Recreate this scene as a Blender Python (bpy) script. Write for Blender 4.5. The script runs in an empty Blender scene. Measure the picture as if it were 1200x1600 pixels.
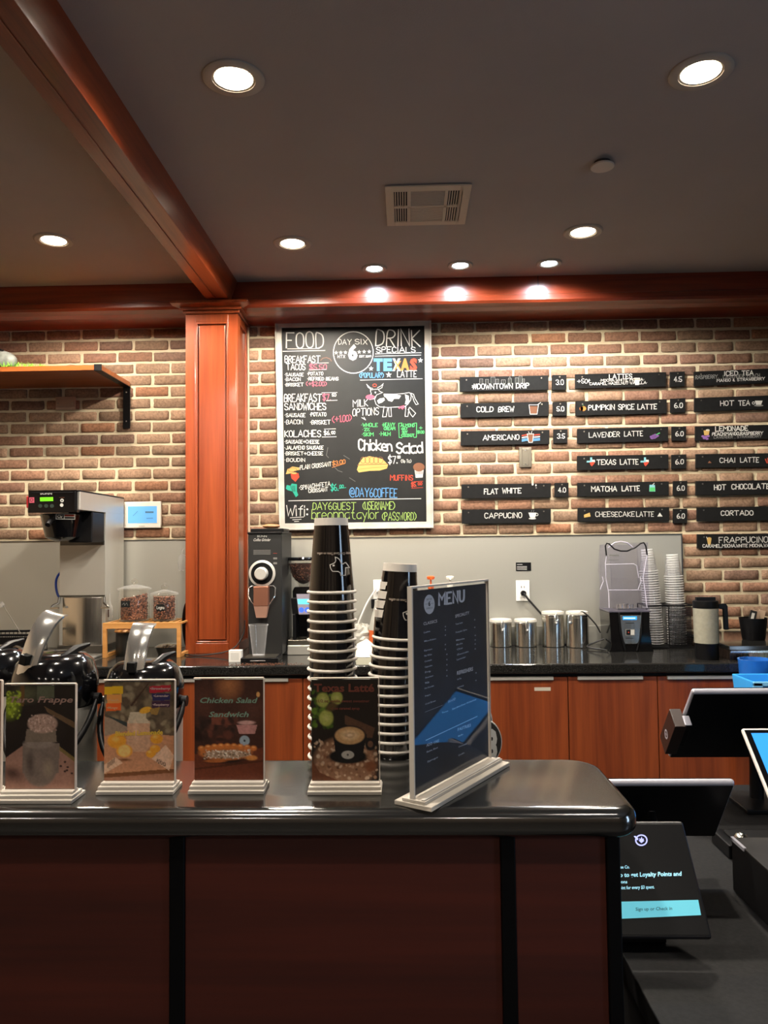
import bpy, math, random
import numpy as np
from mathutils import Vector, Matrix, Euler
random.seed(7)
C = bpy.context.scene.collection
S = bpy.context.scene
PI = math.pi

# ------------------------------------------------------------------ camera
EYE = Vector((0, 0, 1.46))
YAW, PITCH, ROLL = math.atan(34/1200), math.atan(53/1200), 0.0110
fw = Vector((-math.sin(YAW)*math.cos(PITCH), math.cos(YAW)*math.cos(PITCH), math.sin(PITCH)))
rt0 = fw.cross(Vector((0, 0, 1))).normalized(); up0 = rt0.cross(fw)
up = up0*math.cos(ROLL)+rt0*math.sin(ROLL); rt = rt0*math.cos(ROLL)-up0*math.sin(ROLL)
cd = bpy.data.cameras.new('camera'); cam = bpy.data.objects.new('camera', cd); C.objects.link(cam)
cd.sensor_fit = 'VERTICAL'; cd.sensor_height = 32; cd.lens = 24; cd.clip_start = .02
M = Matrix((rt, up, -fw)).transposed().to_4x4(); M.translation = EYE; cam.matrix_world = M
S.camera = cam

# ------------------------------------------------------------------ world, exposure, fill lamps
S.view_settings.view_transform = 'Standard'; S.view_settings.look = 'None'
S.view_settings.gamma = 1; S.view_settings.exposure = 0.0; S.view_settings.use_curve_mapping = False
S.cycles.use_denoising = True
S.cycles.max_bounces = 10; S.cycles.transparent_max_bounces = 64; S.cycles.glossy_bounces = 6
S.cycles.caustics_reflective = False; S.cycles.caustics_refractive = False
S.cycles.sample_clamp_indirect = 4
w = bpy.data.worlds.new('daylight'); S.world = w; w.use_nodes = True
w.node_tree.nodes['Background'].inputs[0].default_value = (.55, .75, 1, 1)
w.node_tree.nodes['Background'].inputs[1].default_value = 9
CAN_POWER, LED_POWER, REAR_POWER = 145, 22, 26
WARM, COOL = (1, .89, .75), (.72, .84, 1)

def ray(px, py): return fw+rt*((px-600)/1200)+up*((800-py)/1200)
def hit(px, py, P, N):
    d = ray(px, py); return EYE+d*((Vector(P)-EYE).dot(N)/d.dot(N))
def at(px, py, Y): return hit(px, py, (0, Y, 0), Vector((0, 1, 0)))
def onz(px, py, Z): return hit(px, py, (0, 0, Z), Vector((0, 0, 1)))
W = 4.3
CEIL = at(600, 436, 4.0).z
CT, BT, RT_, PT = .91, 1.075, .76, .90     # back counter, bar, register counter, prep counter tops

# ------------------------------------------------------------------ materials
def lin(c):
    if isinstance(c, str): c = [int(c[i:i+2], 16)/255 for i in (0, 2, 4)]
    return tuple(x/12.92 if x <= .04045 else ((x+.055)/1.055)**2.4 for x in c)
def nmat(name):
    m = bpy.data.materials.new(name); m.use_nodes = True
    nt = m.node_tree; return m, nt, nt.nodes['Principled BSDF']
def mat(name, col, rough=.5, metal=0, emis=0, coat=0, spec=.5, noise=0, nscale=30, bump=0, bscale=200, col2=None):
    m, nt, p = nmat(name); c = lin(col)
    p.inputs['Base Color'].default_value = (*c, 1); p.inputs['Roughness'].default_value = rough
    p.inputs['Metallic'].default_value = metal; p.inputs['Coat Weight'].default_value = coat
    p.inputs['Coat Roughness'].default_value = .08; p.inputs['Specular IOR Level'].default_value = spec
    if emis:
        p.inputs['Emission Color'].default_value = (*c, 1); p.inputs['Emission Strength'].default_value = emis
    L = nt.links.new; tc = None
    if noise or bump: tc = nt.nodes.new('ShaderNodeTexCoord')
    if noise:
        n = nt.nodes.new('ShaderNodeTexNoise'); n.inputs['Scale'].default_value = nscale; n.inputs['Detail'].default_value = 5
        r = nt.nodes.new('ShaderNodeMix'); r.data_type = 'RGBA'
        c2 = lin(col2) if col2 else tuple(x*(1-noise) for x in c)
        r.inputs[6].default_value = (*c, 1); r.inputs[7].default_value = (*c2, 1)
        mr = nt.nodes.new('ShaderNodeMapRange'); mr.inputs[1].default_value = .38; mr.inputs[2].default_value = .62
        L(tc.outputs['Object'], n.inputs['Vector']); L(n.outputs['Fac'], mr.inputs[0]); L(mr.outputs[0], r.inputs[0]); L(r.outputs[2], p.inputs['Base Color'])
    if bump:
        n = nt.nodes.new('ShaderNodeTexNoise'); n.inputs['Scale'].default_value = bscale; n.inputs['Detail'].default_value = 4
        b = nt.nodes.new('ShaderNodeBump'); b.inputs['Strength'].default_value = bump; b.inputs['Distance'].default_value = .002
        L(tc.outputs['Object'], n.inputs['Vector']); L(n.outputs['Fac'], b.inputs['Height']); L(b.outputs[0], p.inputs['Normal'])
    return m
def wood(name, c1, c2, axis=2, rough=.3, coat=.35, sc=1.0, c3=None):
    m, nt, p = nmat(name); L = nt.links.new
    tc = nt.nodes.new('ShaderNodeTexCoord'); mp = nt.nodes.new('ShaderNodeMapping')
    s = [22*sc]*3; s[axis] = 1.1*sc; mp.inputs['Scale'].default_value = s
    n = nt.nodes.new('ShaderNodeTexNoise'); n.inputs['Scale'].default_value = 1.0; n.inputs['Detail'].default_value = 7; n.inputs['Distortion'].default_value = .6
    mp2 = nt.nodes.new('ShaderNodeMapping'); s2 = [150*sc]*3; s2[axis] = 5*sc; mp2.inputs['Scale'].default_value = s2
    n2 = nt.nodes.new('ShaderNodeTexNoise'); n2.inputs['Scale'].default_value = 1.0; n2.inputs['Detail'].default_value = 3
    cr = nt.nodes.new('ShaderNodeValToRGB'); cr.color_ramp.elements[0].position = .3; cr.color_ramp.elements[1].position = .7
    cr.color_ramp.elements[0].color = (*lin(c2), 1); cr.color_ramp.elements[1].color = (*lin(c1), 1)
    mx = nt.nodes.new('ShaderNodeMath'); mx.operation = 'MULTIPLY_ADD'; mx.inputs[1].default_value = .35
    L(tc.outputs['Object'], mp.inputs['Vector']); L(mp.outputs[0], n.inputs['Vector'])
    L(tc.outputs['Object'], mp2.inputs['Vector']); L(mp2.outputs[0], n2.inputs['Vector'])
    sb = nt.nodes.new('ShaderNodeMath'); sb.operation = 'SUBTRACT'; sb.inputs[1].default_value = .175
    L(n2.outputs['Fac'], mx.inputs[0]); L(n.outputs['Fac'], mx.inputs[2]); L(mx.outputs[0], sb.inputs[0]); L(sb.outputs[0], cr.inputs[0])
    L(cr.outputs[0], p.inputs['Base Color'])
    p.inputs['Roughness'].default_value = rough; p.inputs['Coat Weight'].default_value = coat; p.inputs['Coat Roughness'].default_value = .12
    return m
def brushed(name, col, rough=.32, axis=2, amt=.12, metal=1):
    m, nt, p = nmat(name); L = nt.links.new
    p.inputs['Base Color'].default_value = (*lin(col), 1); p.inputs['Metallic'].default_value = metal
    tc = nt.nodes.new('ShaderNodeTexCoord'); mp = nt.nodes.new('ShaderNodeMapping'); s = [300.0]*3; s[axis] = 4; mp.inputs['Scale'].default_value = s
    n = nt.nodes.new('ShaderNodeTexNoise'); n.inputs['Scale'].default_value = 1
    mr = nt.nodes.new('ShaderNodeMapRange'); mr.inputs[3].default_value = rough-amt; mr.inputs[4].default_value = rough+amt
    L(tc.outputs['Object'], mp.inputs['Vector']); L(mp.outputs[0], n.inputs['Vector']); L(n.outputs['Fac'], mr.inputs[0]); L(mr.outputs[0], p.inputs['Roughness'])
    return m
def clear(name, col='ffffff', haze=.06, gl=1.0, rough=.04, hazecol='ffffff', edge=.5):
    """thin clear plastic: see-through, with a gloss that grows towards grazing view"""
    m = bpy.data.materials.new(name); m.use_nodes = True; nt = m.node_tree; nt.nodes.clear(); L = nt.links.new
    t = nt.nodes.new('ShaderNodeBsdfTransparent'); t.inputs[0].default_value = (*lin(col), 1)
    g = nt.nodes.new('ShaderNodeBsdfGlossy'); g.inputs['Roughness'].default_value = rough
    d = nt.nodes.new('ShaderNodeBsdfDiffuse'); d.inputs[0].default_value = (*lin(hazecol), 1)
    lw = nt.nodes.new('ShaderNodeLayerWeight'); lw.inputs[0].default_value = .5
    p5 = nt.nodes.new('ShaderNodeMath'); p5.operation = 'POWER'; p5.inputs[1].default_value = 9
    ml = nt.nodes.new('ShaderNodeMath'); ml.operation = 'MULTIPLY_ADD'; ml.inputs[1].default_value = .9*min(gl, 1.05); ml.inputs[2].default_value = .04*gl
    L(lw.outputs['Facing'], p5.inputs[0])
    a = nt.nodes.new('ShaderNodeMixShader'); a.inputs[0].default_value = haze
    b = nt.nodes.new('ShaderNodeMixShader'); o = nt.nodes.new('ShaderNodeOutputMaterial')
    lf = nt.nodes.new('ShaderNodeLayerWeight'); lf.inputs[0].default_value = .5
    pw = nt.nodes.new('ShaderNodeMath'); pw.operation = 'POWER'; pw.inputs[1].default_value = 3
    ma = nt.nodes.new('ShaderNodeMath'); ma.operation = 'MULTIPLY_ADD'; ma.inputs[1].default_value = edge; ma.inputs[2].default_value = haze
    L(lf.outputs['Facing'], pw.inputs[0]); L(pw.outputs[0], ma.inputs[0]); L(ma.outputs[0], a.inputs[0])
    L(t.outputs[0], a.inputs[1]); L(d.outputs[0], a.inputs[2]); L(p5.outputs[0], ml.inputs[0]); L(ml.outputs[0], b.inputs[0])
    L(a.outputs[0], b.inputs[1]); L(g.outputs[0], b.inputs[2]); L(b.outputs[0], o.inputs[0]); return m
def vcol(name, rough=.4, spec=.5, bump=0, bscale=90, coat=0):
    m, nt, p = nmat(name); a = nt.nodes.new('ShaderNodeVertexColor'); a.layer_name = 'Col'
    nt.links.new(a.outputs[0], p.inputs['Base Color']); p.inputs['Roughness'].default_value = rough
    p.inputs['Specular IOR Level'].default_value = spec; p.inputs['Coat Weight'].default_value = coat; p.inputs['Coat Roughness'].default_value = .03
    if bump:
        tc = nt.nodes.new('ShaderNodeTexCoord'); n = nt.nodes.new('ShaderNodeTexNoise'); n.inputs['Scale'].default_value = bscale; n.inputs['Detail'].default_value = 6
        b = nt.nodes.new('ShaderNodeBump'); b.inputs['Strength'].default_value = bump; b.inputs['Distance'].default_value = .006
        mx = nt.nodes.new('ShaderNodeMix'); mx.data_type = 'RGBA'; mx.blend_type = 'MULTIPLY'
        mr = nt.nodes.new('ShaderNodeMapRange'); mr.inputs[1].default_value = .35; mr.inputs[2].default_value = .62; mr.inputs[3].default_value = .72; mr.inputs[4].default_value = 1.1
        mx.inputs[0].default_value = 1; L = nt.links.new
        L(tc.outputs['Object'], n.inputs['Vector']); L(n.outputs['Fac'], b.inputs['Height']); L(b.outputs[0], p.inputs['Normal'])
        L(n.outputs['Fac'], mr.inputs[0]); L(a.outputs[0], mx.inputs[6]); L(mr.outputs[0], mx.inputs[7]); L(mx.outputs[2], p.inputs['Base Color'])
    return m

WHITE = mat('white_plastic', 'e8e6e0', .4); BLACK = mat('black_plastic', '0a0a0c', .4, spec=.25); BLACKG = mat('black_gloss', '08080a', .12, coat=.6)
MATTE = mat('matte_black', '0b0b0d', .8, spec=.2); CHROME = mat('chrome', 'efefec', .16, .9); STEEL = brushed('brushed_steel', 'c9c6bd', .36, metal=.65)
STEELV = brushed('polished_steel', 'e4e1d8', .2, amt=.08); DSTEEL = mat('dark_steel', '6c6a66', .35, 1)
CHERRY = wood('cherry_wood', '934420', '753014'); CHERRYX = wood('cherry_wood_along_beam', '943a1a', '6a2410', axis=0)
CHERRYY = wood('cherry_wood_beam', '97421c', '702a10', axis=1)
DOORW = wood('cabinet_veneer', '95471f', '6b2c11', rough=.42, coat=.1, sc=.8)
PANELW = wood('bar_panel_veneer', '521e12', '3b130b', axis=0, rough=.55, coat=0, sc=.6)
GRAN = mat('black_granite', '121211', .09, noise=1, nscale=350, col2='2c2b29', spec=.7)
BARGRAN = mat('bar_granite', '141412', .14, noise=1, nscale=420, col2='1a1a19', spec=.5)
CLEAR = clear('clear_plastic'); ACRYL = clear('acrylic', haze=.0, gl=.6, edge=.05); GLASSM = clear('jar_glass', 'faf9f5', haze=.012, gl=1.8, rough=.02, edge=.25)
CUPCLEAR = clear('clear_cup_plastic', haze=.02, gl=1.0, edge=.2); CUPRIM = clear('clear_cup_rim', haze=.5, gl=1.2, hazecol='e6e6e2', edge=.3)
BARGRAN.node_tree.nodes['Principled BSDF'].inputs['IOR'].default_value = 2.3
CW = mat('chalk_white', 'bfbeb8', .9, spec=.1); CHALK = {'w': CW}
for k, c in dict(p='e0677c', b='69a4dc', o='dd8a4a', g='5fd07a', lg='a3c06b', t='3bb79b', y='d9b36a', r='d8533f', br='8a5f48', pu='9a6fb5', c='8fd0da', gr='8c8c88', dg='3f8f55').items():
    CHALK[k] = mat('chalk_'+k, ''.join('%02x' % int(int(c[i:i+2], 16)*.84) for i in (0, 2, 4)), .9, spec=.1)

# ------------------------------------------------------------------ mesh builder
class MB:
    def __init__(s): s.v = []; s.f = []; s.mi = []; s.mats = []; s.X = Matrix.Identity(4)
    def add(s, vs, fs, m):
        if m not in s.mats: s.mats.append(m)
        k = s.mats.index(m); b = len(s.v)
        s.v += [s.X @ Vector(p) for p in vs]; s.f += [tuple(b+i for i in f) for f in fs]; s.mi += [k]*len(fs); return s
    def box(s, a, b, m):
        x0, y0, z0 = [min(p) for p in zip(a, b)]; x1, y1, z1 = [max(p) for p in zip(a, b)]
        return s.add([(x0, y0, z0), (x1, y0, z0), (x1, y1, z0), (x0, y1, z0), (x0, y0, z1), (x1, y0, z1), (x1, y1, z1), (x0, y1, z1)],
                     [(0, 3, 2, 1), (4, 5, 6, 7), (0, 1, 5, 4), (1, 2, 6, 5), (2, 3, 7, 6), (3, 0, 4, 7)], m)
    def lathe(s, prof, m, n=32, c=(0, 0, 0), cap0=False, cap1=False, a0=0, a1=2*PI):
        full = abs(a1-a0-2*PI) < 1e-6; k = n if full else n+1; vs = []
        for r, z in prof:
            for i in range(k):
                a = a0+(a1-a0)*i/n; vs.append((c[0]+r*math.cos(a), c[1]+r*math.sin(a), c[2]+z))
        fs = []
        for j in range(len(prof)-1):
            for i in range(n):
                i2 = (i+1) % k; fs.append((j*k+i, j*k+i2, (j+1)*k+i2, (j+1)*k+i))
        if cap0: fs.append(tuple(range(k))[::-1])
        if cap1: fs.append(tuple((len(prof)-1)*k+i for i in range(k)))
        return s.add(vs, fs, m)
    def cyl(s, p0, p1, r0, m, r1=None, n=20, cap=True):
        p0, p1 = Vector(p0), Vector(p1); r1 = r0 if r1 is None else r1; d = (p1-p0).normalized()
        a = d.orthogonal().normalized(); b = d.cross(a); vs = []
        for p, r in ((p0, r0), (p1, r1)):
            vs += [p+a*(r*math.cos(2*PI*i/n))+b*(r*math.sin(2*PI*i/n)) for i in range(n)]
        fs = [(i, (i+1) % n, n+(i+1) % n, n+i) for i in range(n)]
        if cap: fs += [tuple(range(n))[::-1], tuple(range(n, 2*n))]
        return s.add(vs, fs, m)
    def tube(s, pts, r, m, n=8, flat=None):
        pts = [Vector(p) for p in pts]; vs = []; a = None
        for i, p in enumerate(pts):
            d = (pts[min(i+1, len(pts)-1)]-pts[max(i-1, 0)]).normalized()
            if a is None: a = d.orthogonal().normalized()
            a = (a-d*a.dot(d)).normalized(); b = d.cross(a); rr = r[i] if isinstance(r, (list, tuple)) else r
            vs += [p+a*(rr*math.cos(2*PI*k/n))+b*(rr*math.sin(2*PI*k/n)) for k in range(n)]
        fs = [(j*n+k, j*n+(k+1) % n, (j+1)*n+(k+1) % n, (j+1)*n+k) for j in range(len(pts)-1) for k in range(n)]
        fs += [tuple(range(n))[::-1], tuple((len(pts)-1)*n+k for k in range(n))]
        return s.add(vs, fs, m)
    def prism(s, poly, d, m):
        """poly: 3-D outline; d: extrusion vector"""
        d = Vector(d); k = len(poly); vs = [Vector(p) for p in poly]+[Vector(p)+d for p in poly]
        return s.add(vs, [tuple(range(k))[::-1], tuple(range(k, 2*k))]+[(i, (i+1) % k, k+(i+1) % k, k+i) for i in range(k)], m)
    def sphere(s, c, r, m, n=12, k=8, sc=(1, 1, 1)):
        prof = [(r*math.sin(PI*j/k), -r*math.cos(PI*j/k)) for j in range(k+1)]
        vs = []; 
        for rr, z in prof:
            for i in range(n): vs.append((c[0]+rr*math.cos(2*PI*i/n)*sc[0], c[1]+rr*math.sin(2*PI*i/n)*sc[1], c[2]+z*sc[2]))
        return s.add(vs, [(j*n+i, j*n+(i+1) % n, (j+1)*n+(i+1) % n, (j+1)*n+i) for j in range(k) for i in range(n)], m)
    def build(s, name, parent=None, bevel=0, smooth=True, loc=None, seg=2, fix=True):
        me = bpy.data.meshes.new(name); me.from_pydata([tuple(p) for p in s.v], [], s.f)
        for m in s.mats: me.materials.append(m)
        me.polygons.foreach_set('material_index', s.mi); me.update()
        if fix:
            import bmesh
            b = bmesh.new(); b.from_mesh(me); bmesh.ops.remove_doubles(b, verts=b.verts, dist=1e-6)
            bmesh.ops.recalc_face_normals(b, faces=b.faces); b.to_mesh(me); b.free()
        if smooth:
            me.polygons.foreach_set('use_smooth', [True]*len(me.polygons)); me.set_sharp_from_angle(angle=math.radians(38))
        o = bpy.data.objects.new(name, me); C.objects.link(o)
        if parent: o.parent = parent
        if loc is not None: o.location = loc
        if bevel:
            b = o.modifiers.new('bevel', 'BEVEL'); b.width = bevel; b.segments = seg; b.limit_method = 'ANGLE'; b.angle_limit = math.radians(40); b.harden_normals = True
        return o
def tag(o, label, cat, group=None, kind=None):
    o['label'] = label; o['category'] = cat
    if group: o['group'] = group
    if kind: o['kind'] = kind
    return o
def thing(name, label, cat, loc=(0, 0, 0), rz=0, group=None):
    o = bpy.data.objects.new(name, None); o.empty_display_size = .05; C.objects.link(o); o.location = loc; o.rotation_euler = (0, 0, rz)
    return tag(o, label, cat, group)
def dup(root, loc, label=None, rot=None):
    r = root.copy(); C.objects.link(r); r.location = loc
    if rot: r.rotation_euler = rot
    if label: r['label'] = label
    for ch in list(root.children):
        c = ch.copy(); C.objects.link(c); c.parent = r
        for g in ch.children:
            d = g.copy(); C.objects.link(d); d.parent = c
    return r
def sm(pts, n=6):
    P = [Vector(p) for p in pts]; Q = [P[0]*2-P[1]]+P+[P[-1]*2-P[-2]]; out = []
    for i in range(1, len(Q)-2):
        a, b, c, d = Q[i-1:i+3]
        for k in range(n):
            t = k/n; out.append(.5*((2*b)+(c-a)*t+(2*a-5*b+4*c-d)*t*t+(3*b-a-3*c+d)*t**3))
    return out+[P[-1]]
def struct(o): o['kind'] = 'structure'; return o

# ------------------------------------------------------------------ lettering
GL = {'A': '002640 1232', 'B': '00062635342303 2332312000', 'C': '3526160501102031', 'D': '00061635311000', 'E': '36060030 0323', 'F': '360600 0323',
 'G': '352616050110203133 3323', 'H': '0006 3036 0333', 'I': '1016', 'J': '0110203136', 'K': '0006 360330', 'L': '060030', 'M': '0006234640', 'N': '00063036',
 'O': '100105162635312010', 'P': '00062635342303', 'Q': '100105162635312010 2230', 'R': '00062635342303 1330', 'S': '352616050413233231201001', 'T': '0646 2620',
 'U': '060110203136', 'V': '062046', 'W': '0610243046', 'X': '0036 0630', 'Y': '062346 2320', 'Z': '06360030', '0': '100105162635312010', '1': '051610',
 '2': '05162635340030', '3': '0516263534231323323120100 1'.replace(' ', ''), '4': '202602 0232', '5': '360603233231201001', '6': '26040110203132231302', '7': '063610',
 '8': '13040516263534231302011020313223', '9': '2034352616050413233 4'.replace(' ', ''), '+': '0343 2521', '-': '0333', '#': '1026 3046 0444 0242', '(': '26040220', ')': '06242200',
 '!': '1613', '%': '0036 06051506 30312030', '&': '3004152524020120 31', '/': '0036', '[': '26060020', ']': '06262000', '=': '0232 0434', '¢': '2415040212 1611',
 'a': '341403011020313430', 'b': '0600 0110203133241403', 'c': '3324140301102031', 'd': '3630 3120100103142433', 'e': '02323324140301103 0'.replace(' ', ''), 'f': '261510 0424',
 'h': '0600 0314243330', 'i': '0400 0605', 'k': '0600 340230', 'l': '0600', 'n': '0400 0314243330', 'o': '100103142433312010', 'r': '0400 031424', 't': '1611203 0 0424'.replace('3 0', '30'), 'm': '0400 0314233020 2334444340'}
RND = set('BCDGJOPQRSU02356890abcdehnoprstu&¢')
def chaik(p, it=2):
    for _ in range(it):
        q = [p[0]]
        for a, b in zip(p, p[1:]):
            q += [(a[0]*.75+b[0]*.25, a[1]*.75+b[1]*.25), (a[0]*.25+b[0]*.75, a[1]*.25+b[1]*.75)]
        q.append(p[-1]); p = q
    return p
def glyph(ch):
    if ch in '•·': return 1.2, [('dot', .5, 3, .55)]
    if ch == '.': return .6, [('dot', .3, .3, .5)]
    if ch == ',': return .6, [[(.4, .5), (.1, -.8)]]
    if ch == ':': return .8, [('dot', .4, 1, .5), ('dot', .4, 4, .5)]
    if ch == "'": return .6, [[(.3, 6), (.3, 4.6)]]
    if ch == ' ': return 1.8, []
    if ch == '$': return 3, [chaik([(3, 5), (2, 6), (1, 6), (0, 5), (0, 4), (1, 3), (2, 3), (3, 2), (3, 1), (2, 0), (1, 0), (0, 1)]), [(1.5, 7), (1.5, -1)]]
    if ch == '@': return 5, [chaik([(3.4, 2), (3.2, 4), (2, 4.4), (1.3, 3), (1.8, 1.6), (3, 2), (3.4, 3.8), (3.5, 1.6), (4.6, 1.8), (5, 3.5), (4, 5.6), (2, 6), (.2, 4.5), (0, 2), (1.2, .2), (3, -.3), (4.5, .3)])]
    if ch == 'y': return 3, [[(0, 4), (1.5, .8)], [(3, 4), (.7, -2)]]
    if ch == 'p': return 3, [[(0, 4), (0, -2)], chaik([(0, 3), (1, 4), (2, 4), (3, 3), (3, 1), (2, 0), (1, 0), (0, 1)])]
    if ch == 'g': return 3, [chaik([(3, 3), (2, 4), (1, 4), (0, 3), (0, 1), (1, 0), (2, 0), (3, 1)]), chaik([(3, 4), (3, -1), (2, -2), (0, -1.6)])]
    if ch == 'I': return .6, [[(.3, 0), (.3, 6)]]
    st = []
    for q in GL.get(ch, '0303').split(' '):
        p = [(int(q[i]), int(q[i+1])) for i in range(0, len(q)-1, 2)]
        if len(p) > 2 and ch in RND: p = chaik(p)
        st.append(p)
    xs = [a for p in st for a, _ in p]
    return (max(xs) if xs else 2), st
class Ink(MB):
    """draws on a surface; F maps picture-plane coordinates (x right, y down, in px of the reference frame) to a point; lift raises a layer"""
    def __init__(s, F, N, ox=0, oy=0, sc=1): MB.__init__(s); s.F = F; s.N = Vector(N); s.o = (ox, oy, sc)
    def mp(s, x, y, lay=0):
        return s.F(s.o[0]+x/s.o[2], s.o[1]+y/s.o[2])+s.N*(.0006+.0005*lay)
    def poly(s, pts, m, lay=0): s.add([s.mp(x, y, lay) for x, y in pts], [tuple(range(len(pts)))], m)
    def ell(s, cx, cy, rx, ry, m, lay=0, n=28): s.poly([(cx+rx*math.cos(2*PI*i/n), cy+ry*math.sin(2*PI*i/n)) for i in range(n)], m, lay)
    def ring(s, cx, cy, rx, ry, w, m, lay=0, n=48): s.line([(cx+rx*math.cos(2*PI*i/n), cy+ry*math.sin(2*PI*i/n)) for i in range(n+1)], w, m, lay)
    def line(s, pts, w, m, lay=0):
        P = [pts[0]]
        for p in pts[1:]:
            if math.hypot(p[0]-P[-1][0], p[1]-P[-1][1]) > 1e-4: P.append(p)
        if len(P) < 2: return
        closed = len(P) > 3 and math.hypot(P[0][0]-P[-1][0], P[0][1]-P[-1][1]) < 1e-3
        n = len(P); dr = [((P[i+1][0]-P[i][0]), (P[i+1][1]-P[i][1])) for i in range(n-1)]; dr = [(a/math.hypot(a, b), b/math.hypot(a, b)) for a, b in dr]
        lay = lay+random.uniform(0, .3); A = []; B = []
        for i in range(n):
            d0 = dr[i-1] if i > 0 else (dr[-1] if closed else dr[0]); d1 = dr[i] if i < n-1 else (dr[0] if closed else dr[-1])
            mx, my = -(d0[1]+d1[1]), d0[0]+d1[0]; L_ = math.hypot(mx, my)
            if L_ < .35: mx, my, L_ = -d1[1], d1[0], 1.0
            mx, my = mx/L_, my/L_; c_ = max(.45, abs(mx*-d1[1]+my*d1[0])); k = w/2/c_; x, y = P[i]
            if not closed and i == 0: x -= d1[0]*w*.35; y -= d1[1]*w*.35
            if not closed and i == n-1: x += d0[0]*w*.35; y += d0[1]*w*.35
            A.append((x+mx*k, y+my*k)); B.append((x-mx*k, y-my*k))
        vs = [s.mp(*p, lay) for p in A]+[s.mp(*p, lay) for p in B]
        s.add(vs, [(i, i+1, n+i+1, n+i) for i in range(n-1)], m)
    def star(s, cx, cy, r, m, lay=0):
        for k in range(5):
            a = -PI/2+2*PI*k/5; s.poly([(cx, cy), (cx+r*.42*math.cos(a-PI/5), cy+r*.42*math.sin(a-PI/5)), (cx+r*math.cos(a), cy+r*math.sin(a)), (cx+r*.42*math.cos(a+PI/5), cy+r*.42*math.sin(a+PI/5))], m, lay)
    def chalk(s, txt, x0, x1, yb, h, m, w=None, yb2=None, lay=0, jit=.05, gap=.95):
        yb2 = yb if yb2 is None else yb2; w = w or h*.12; cur = 0; items = []
        for ch in txt:
            gw, st = glyph(ch); items.append((cur, gw, st)); cur += gw+gap
        tot = cur-gap; k = (x1-x0-w)/tot; v = h/6
        for cx, gw, st in items:
            jr = random.uniform(-jit, jit); jy = random.uniform(-jit, jit)*h*.6; js = random.uniform(1-jit, 1+jit*.5)
            def T(p): 
                x = x0+w/2+(cx+p[0])*k; f = (x-x0)/max(x1-x0, 1e-6)
                return (x+jr*p[1]*v, yb+(yb2-yb)*f-p[1]*v*js+jy)
            for q in st:
                if q and q[0] == 'dot': c = T((q[1], q[2])); s.ell(c[0], c[1], q[3]*v*1.1, q[3]*v*1.1, m, lay, 8)
                else: s.line([T(p) for p in q], w, m, lay)
    def font(s, txt, x0, x1, yb, h, m, yb2=None, bold=0, shear=0, lay=0, h2=None, res=2, flip=False):
        yb2 = yb if yb2 is None else yb2; h2 = h if h2 is None else h2
        cu = bpy.data.curves.new('t', 'FONT'); cu.body = txt; cu.size = 1; cu.shear = shear; cu.offset = bold; cu.resolution_u = res; cu.fill_mode = 'FRONT'
        o = bpy.data.objects.new('t', cu); C.objects.link(o); dg = bpy.context.evaluated_depsgraph_get(); me = bpy.data.meshes.new_from_object(o.evaluated_get(dg))
        V = [(v.co.x, v.co.y) for v in me.vertices]; P = [tuple(p.vertices) for p in me.polygons]
        bpy.data.objects.remove(o); bpy.data.curves.remove(cu); bpy.data.meshes.remove(me)
        if not V: return
        a = min(v[0] for v in V); b = max(v[0] for v in V); cap = .69; out = []
        for x, y in V:
            f = (x-a)/(b-a); hh = h+(h2-h)*f
            if flip: out.append(s.mp(x1-(x1-x0)*f, yb2+(yb-yb2)*(1-f)+y/cap*hh, lay))
            else: out.append(s.mp(x0+(x1-x0)*f, yb+(yb2-yb)*f-y/cap*hh, lay))
        s.add(out, P, m)
    def build(s, name='lettering', parent=None): return MB.build(s, name, parent, smooth=False, fix=False)
def plane_px(Y, org=(0, 0, 0)):
    org = Vector(org); return lambda x, y: at(x, y, Y)-org
# ------------------------------------------------------------------ room shell
XL, XR, YF = -3.6, 3.1, -3.6
PLASTER = mat('plaster', 'a8937a', .85, bump=.1, bscale=60); DARKP = mat('dark_plaster', '3c3834', .9, bump=.1, bscale=60)
def slab(name, a, b, m): return struct(MB().box(a, b, m).build(name, smooth=False))
slab('floor', (XL-.1, YF-.1, -.08), (XR+.1, W+.2, 0), mat('floor_tile', '231f1b', .5, noise=1, nscale=8, col2='2a2622'))
CEILM = mat('ceiling_paint', 'b3aaa5', .9, spec=.2, bump=.25, bscale=160, noise=.06, nscale=2)
slab('ceiling', (XL-.1, YF-.1, CEIL), (XR+.1, W+.2, CEIL+.1), CEILM)
slab('wall_left', (XL-.1, YF-.1, 0), (XL, W+.2, CEIL), PLASTER)
slab('wall_front', (XL, YF-.1, 0), (XR, YF, CEIL), mat('brown_plaster', '5c5147', .85, bump=.1, bscale=60))
wr = MB(); wy0, wy1, wz0, wz1 = -.45, .25, .25, 2.2
wr.box((XR, YF-.1, 0), (XR+.1, wy0, CEIL), DARKP).box((XR, wy1, 0), (XR+.1, W+.2, CEIL), DARKP)
wr.box((XR, wy0, 0), (XR+.1, wy1, wz0), DARKP).box((XR, wy0, wz1), (XR+.1, wy1, CEIL), DARKP)
struct(wr.build('wall_right', smooth=False))
wn = MB(); fm = mat('window_frame_paint', '1c1a18', .4)
for a, b in (((XR-.02, wy0, wz0), (XR+.08, wy0+.05, wz1)), ((XR-.02, wy1-.05, wz0), (XR+.08, wy1, wz1)), ((XR-.02, wy0, wz0), (XR+.08, wy1, wz0+.05)), ((XR-.02, wy0, wz1-.05), (XR+.08, wy1, wz1))): wn.box(a, b, fm)
wf = struct(wn.build('window_1', smooth=False))
MB().box((XR+.03, wy0+.04, wz0+.04), (XR+.036, wy1-.04, wz1-.04), clear('window_glass', haze=0, edge=0)).build('pane', wf)
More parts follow.
